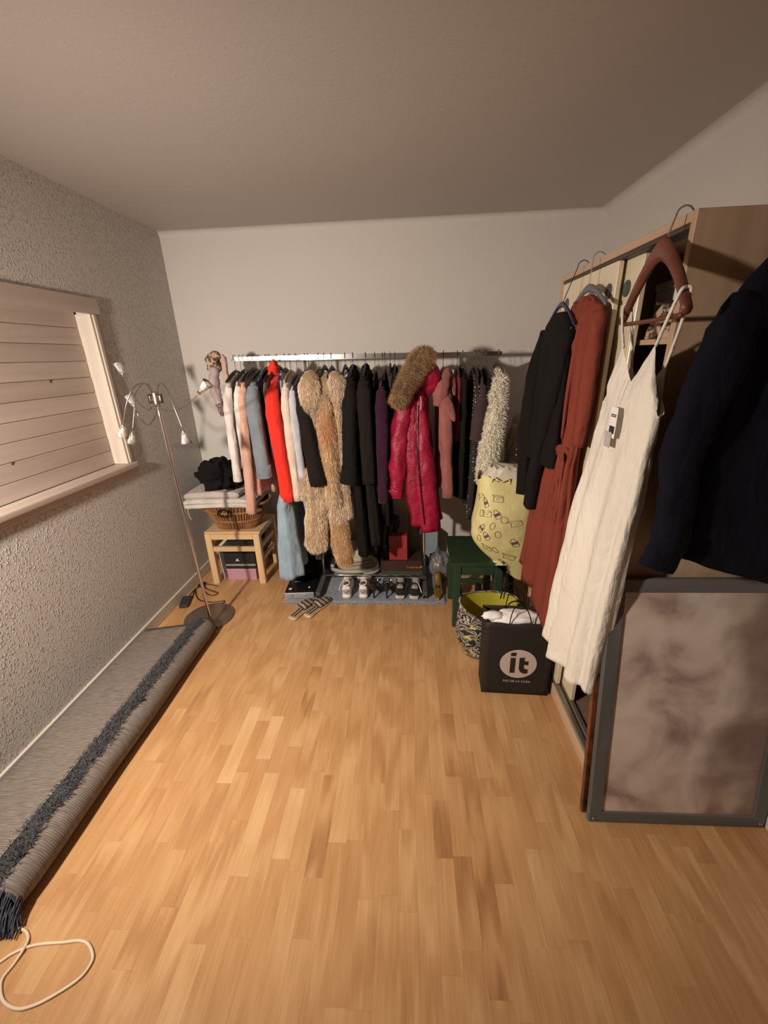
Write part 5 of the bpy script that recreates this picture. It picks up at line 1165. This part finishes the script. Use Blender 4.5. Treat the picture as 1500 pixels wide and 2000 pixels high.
def build_yellow_bag():
    m = mat('yellow_plastic', (.64, .575, .28), .5, 0, .1, 6, .6, 16, 0, .35, bdist=.012)
    t = thing('laundry_bag', (.57, 2.36, .48), 'pale yellow shopping bag printed with little bottles on the green stool', 'bag')
    def surf(u, v):
        # u in 0..1 around, v in 0..1 from bottom to top
        a = 2*math.pi*u; ca, sa = math.cos(a), math.sin(a)
        hx = .075+.105*min(1, v*2.6)**.7+.012*math.sin(v*5); hy = .045+.085*math.sin(min(1, v*1.4)*math.pi/2) - .045*max(0, v-.75)*3
        cx = .668 - .105*min(1, v*2.2)**.8 + .01*v; cy = 2.318 + .055*v
        z = .345 + .665*v - (.0)*sa
        # lower-right corner sags into a point
        sag = max(0, 1-v*2.4); cx += .02*sag; hx *= (1-.72*sag**1.5); hy *= (1-.6*sag**1.5)
        # bag bottom rises over the stool seat on its left/back side
        q = 1 + .05*nz(ca*1.5, sa*1.5, v*4) + .025*nz(ca*4, sa*4, v*9)
        x = cx + math.copysign(abs(ca)**.8, ca)*hx*q; y = cy + math.copysign(abs(sa)**.8, sa)*hy*q
        if v > .9: z += .018*math.sin(a*5+1)*(v-.9)*10
        if z < .48 and x < .60 and y > 2.255: y = min(y, 2.262)
        return Vector((x, y, z))
    R = [[surf(j/64, i/48) for j in range(64)] for i in range(49)]
    loft('bag_shell', R, m, t, (True, False))
    # inner white plastic liner crumpling out of the top
    R = []
    for i in range(10):
        s = i/9; R.append([Vector((p.x+(.575-p.x)*(.10+.35*s), p.y+(2.37-p.y)*(.10+.3*s), 1.0+.085*s+.03*nz(j*.5, s*2, 3)*(.4+s)-.06*(s > .7)*(s-.7))) for j, p in enumerate([surf(j/64, .97) for j in range(64)])])
    loft('plastic_liner', R, mat('white_film', (.62, .57, .46), .35, 0, .1, 14, .5, 40), t, (False, True))
    # printed bottle and carton outlines
    ink = mat('motif_ink', (.12, .09, .035), .7); pur = mat('motif_purple', (.13, .055, .10), .7)
    def on(uc, vc, pts, rot, sc):
        c, s = math.cos(rot), math.sin(rot); out = []
        for (a, b) in pts:
            x, y = (a*c-b*s)*sc, (a*s+b*c)*sc
            p = surf(uc+x/1.0, vc+y/.665); n = Vector((0, -1, 0)); q = surf(uc+x+.004, vc+y/.665); r = surf(uc+x, vc+y/.665+.004)
            n = (q-p).cross(r-p).normalized(); n = n if n.y < 0 else -n
            out.append(p+n*.0016)
        return out
    bottle = [(-.5, -1), (.5, -1), (.55, .3), (.25, .7), (.25, 1), (-.25, 1), (-.25, .7), (-.55, .3), (-.5, -1)]
    carton = [(-.9, -.5), (.9, -.5), (.9, .5), (.5, .8), (-1.2, .8), (-.9, .5), (-.9, -.5)]
    oval = [(math.cos(k*.5236)*.5, math.sin(k*.5236)*.8) for k in range(13)]
    rng = random.Random(9); LL = []; bands = []
    spots_ = [(.625, .80, 'b', .5), (.70, .835, 'c', -.1), (.645, .70, 'c', .1), (.70, .71, 'b', .5), (.62, .57, 'b', -.6), (.685, .60, 'o', -.2), (.655, .50, 'b', .6), (.605, .465, 'o', .1), (.715, .52, 'o', .2), (.64, .37, 'c', -.4), (.69, .36, 'o', .1), (.685, .22, 'b', .5), (.74, .28, 'c', -.5), (.735, .66, 'o', .2), (.60, .70, 'o', .3), (.775, .44, 'b', .3), (.78, .62, 'c', .2), (.58, .83, 'c', .2)]
    for (u, v, k, r) in spots_:
        sc = .0265
        sh = {'b': bottle, 'c': carton, 'o': oval}[k]
        LL.append(on(u, v, [(a*1.0, b) for a, b in sh], r, sc))
        if k == 'b':
            P = on(u, v, [(-.5, -.45), (.5, -.45), (.52, .2), (-.52, .2)], r, sc); bands.append(P)
        if k == 'c': LL.append(on(u, v, [(-.9, .5), (.9, .5)], r, sc)); LL.append(on(u, v, [(-.4, 0), (.3, .1)], r, sc))
    tubes('printed_motif', LL, .0014, ink, t, 4, 24)
    for P in bands: mk('printed_band', P, [(0, 1, 2, 3)], pur, t, False)
    for (u, s) in ((.66, 1), (.80, 1)):
        p = surf(u, .97); q = surf(u+.09, .97)
        tube('handle', [p, p+Vector((.01, -.01, .03)), p.lerp(q, .5)+Vector((0, -.012, .012)), q+Vector((-.01, -.005, .03)), q], .005, m, t, 6)
build_yellow_bag()
def build_film_bag():
    o = lump('clear_bag', (.80, 3.03, .60), (.14, .16, .62), mat('cloudy_film', (.40, .34, .27), .3, 0, .2, 8, .5, 20), None, 31, .16, 2.4, 5, .598, .10)
    tag(o, 'tall cloudy plastic garment bag against the back wall behind yellow bag', 'bag')
build_film_bag()
def build_pattern_bag():
    m, N, L, B = nt('paisley_print'); B.inputs['Roughness'].default_value = .75
    tc = N.new('ShaderNodeTexCoord'); n1 = N.new('ShaderNodeTexNoise'); n1.inputs['Scale'].default_value = 13; n1.inputs['Detail'].default_value = 1; L.new(tc.outputs['Object'], n1.inputs['Vector'])
    mx = N.new('ShaderNodeVectorMath'); mx.operation = 'MULTIPLY_ADD'; mx.inputs[1].default_value = (.12,)*3; L.new(n1.outputs['Color'], mx.inputs[0]); L.new(tc.outputs['Object'], mx.inputs[2])
    wv = N.new('ShaderNodeTexWave'); wv.wave_type = 'RINGS'; wv.inputs['Scale'].default_value = 9; wv.inputs['Distortion'].default_value = 9; wv.inputs['Detail'].default_value = 1.5; wv.inputs['Detail Scale'].default_value = 2.2; L.new(mx.outputs[0], wv.inputs['Vector'])
    rp = N.new('ShaderNodeValToRGB'); rp.color_ramp.interpolation = 'CONSTANT'; e = rp.color_ramp.elements; e[0].color = (.018, .015, .020, 1); e[1].position = .5; e[1].color = (.70, .64, .52, 1)
    x = rp.color_ramp.elements.new(.62); x.color = (.12, .10, .12, 1); x = rp.color_ramp.elements.new(.74); x.color = (.66, .60, .42, 1); x = rp.color_ramp.elements.new(.9); x.color = (.05, .04, .05, 1)
    L.new(wv.outputs['Fac'], rp.inputs[0])
    n2 = N.new('ShaderNodeTexNoise'); n2.inputs['Scale'].default_value = 16; L.new(tc.outputs['Object'], n2.inputs['Vector'])
    r2 = N.new('ShaderNodeMapRange'); r2.inputs[1].default_value = .60; r2.inputs[2].default_value = .63; L.new(n2.outputs[0], r2.inputs[0])
    mm = N.new('ShaderNodeMix'); mm.data_type = 'RGBA'; L.new(r2.outputs[0], mm.inputs[0]); L.new(rp.outputs[0], mm.inputs[6]); mm.inputs[7].default_value = (.55, .50, .09, 1); L.new(mm.outputs[2], B.inputs['Base Color'])
    yl = mat('yellow_lining', (.42, .36, .03), .7, 0, .15, 10, .3, 40)
    t = thing('tote_bag', (.45, 2.05, 0), 'round black and white paisley tote with yellow lining behind the black paper bag', 'bag')
    def ring(s, k=1.0, n=64):
        hx = .135+.05*math.sin(min(1, s*1.25)*math.pi*.75) - .005*s; hy = .085+.03*math.sin(s*math.pi*.7)
        return [Vector((.45+math.cos(a)*hx*k*(1+.03*nz(math.cos(a)*2, math.sin(a)*2, s*3)), 2.055+math.sin(a)*hy*k*(1+.04*nz(math.cos(a)*2+5, math.sin(a)*2, s*3)), .001+.335*s+(.035*math.sin(a)+.02*math.cos(2*a))*max(0, s-.4)*1.3)) for a in [2*math.pi*j/n for j in range(n)]]
    loft('bag_shell', [ring(i/24) for i in range(25)], m, t, (True, False))
    loft('lining', [ring(1-i*.07, .985-.008*i) for i in range(9)], yl, t, (False, True))
    P = ring(1.0); P.append(P[0]); tube('rim', P, .006, m, t, 6, 0)
    for yo, zz in ((-.085, .43), (.06, .455)):
        tube('strap', [(.53, 2.055+yo*1.0, .33), (.545, 2.055+yo, .39), (.585, 2.05+yo, zz-.02), (.625, 2.05+yo*.8, .38), (.618, 2.055+yo*.6, .335)], .004, black_fab, t, 6)
build_pattern_bag()
def build_it_bag():
    m = mat('black_kraft_paper', (.013, .010, .0085), .7, 0, .12, 9, .15, 40)
    inm = mat('bag_inside', (.05, .045, .04), .8)
    t = thing('paper_bag', (.54, 1.79, 0), 'black paper carrier bag with a pale round logo in front of wardrobe', 'bag')
    W_, D_, Hh = .336, .135, .442
    A = Matrix.Translation((.372, 1.725, 0)) @ Matrix.Rotation(math.radians(-3), 4, 'Z')
    n = 14
    def fr(u, v, side):   # gentle bulge of the paper
        return .008*math.sin(u*math.pi)*math.sin(v*math.pi)*side
    front = [[A @ Vector((W_*i/n, -fr(i/n, j/n, 1)-.010*(j/n)**3*math.sin(i/n*math.pi)*0, .001+Hh*j/n+.004*math.sin(i*.9)*(j == n))) for i in range(n+1)] for j in range(n+1)]
    back = [[A @ Vector((W_*i/n, D_+fr(i/n, j/n, 1), .001+(Hh+.012)*j/n)) for i in range(n+1)] for j in range(n+1)]
    def grid(name, G, m_):
        V = [p for r in G for p in r]; w2 = len(G[0]); F_ = [(i*w2+j, i*w2+j+1, (i+1)*w2+j+1, (i+1)*w2+j) for i in range(len(G)-1) for j in range(w2-1)]
        o = mk(name, V, F_, m_, t); md = o.modifiers.new('paper', 'SOLIDIFY'); md.thickness = .0012; return o
    grid('front_panel', front, m); grid('back_panel', back, m)
    for side, name in ((0, 'gusset'), (n, 'gusset')):
        G = []
        for j in range(n+1):
            f_, b_ = front[j][side], back[j][side]; inw = (.028*(j/n)**1.5)*(1 if side == 0 else -1)
            G.append([f_.lerp(b_, s) + (A.to_3x3() @ Vector((inw*(1-abs(2*s-1)), 0, 0))) for s in (0, .25, .5, .75, 1)])
        grid(name, G, m)
    mk('base', [front[0][0], front[0][n], back[0][n], back[0][0]], [(0, 1, 2, 3)], m, t, False)
    tis = lump('tissue', tuple(A @ Vector((W_*.5, D_*.5, .425))), (.150, .054, .040), paper_white, t, 6, .22, 3, 4, None, .14)
    lump('tissue', tuple(A @ Vector((.045, .055, .445))), (.055, .030, .022), paper_white, t, 9, .3, 3, 3, None, .15)
    for yy, zt in ((.002, .525), (D_-.004, .54)):
        tube('cord_handle', [A @ Vector((.115, yy, .41)), A @ Vector((.117, yy+.004, .46)), A @ Vector((.135, yy+.02, zt-.01)), A @ Vector((.165, yy+.03, zt)), A @ Vector((.195, yy+.02, zt-.015)), A @ Vector((.215, yy+.004, .46)), A @ Vector((.217, yy, .41))], .0028, black_fab, t, 6)
    # logo: pale disc with the letters i and t, small line below
    pale = mat('logo_disc', (.52, .44, .40), .6, 0, .03); blk = mat('logo_black', (.016, .012, .011), .6, 0, .05)
    def f(d0): return lambda u, v, w_: A @ Vector((.172+u, -.0088-d0-w_, .205+v))
    dsc = poly('logo_disc', [(math.cos(2*math.pi*k/48)*.091, math.sin(2*math.pi*k/48)*.088) for k in range(48)], .0006, f(.0), pale, t)
    g = f(.0007)
    poly('letter_i', [(-.040, -.057), (-.014, -.057), (-.014, .038), (-.040, .038)], .0004, g, blk, dsc)
    poly('letter_i_dot', [(-.041, .048), (-.014, .048), (-.012, .070), (-.039, .070)], .0004, g, blk, dsc)
    poly('letter_t', [(.004, .040), (.030, .042), (.030, .020), (.050, .020), (.050, -.004), (.029, -.004), (.029, -.016), (.032, -.026), (.040, -.031), (.050, -.030), (.050, -.056), (.036, -.060), (.020, -.055), (.009, -.043), (.004, -.026)], .0004, g, blk, dsc)
    text('lettering', 'PAS DE LA CASA', .0185, pale, t, A @ Matrix.Translation((.172, -.0072, .092)) @ Matrix.Rotation(math.pi/2, 4, 'X'), .0003)
build_it_bag()
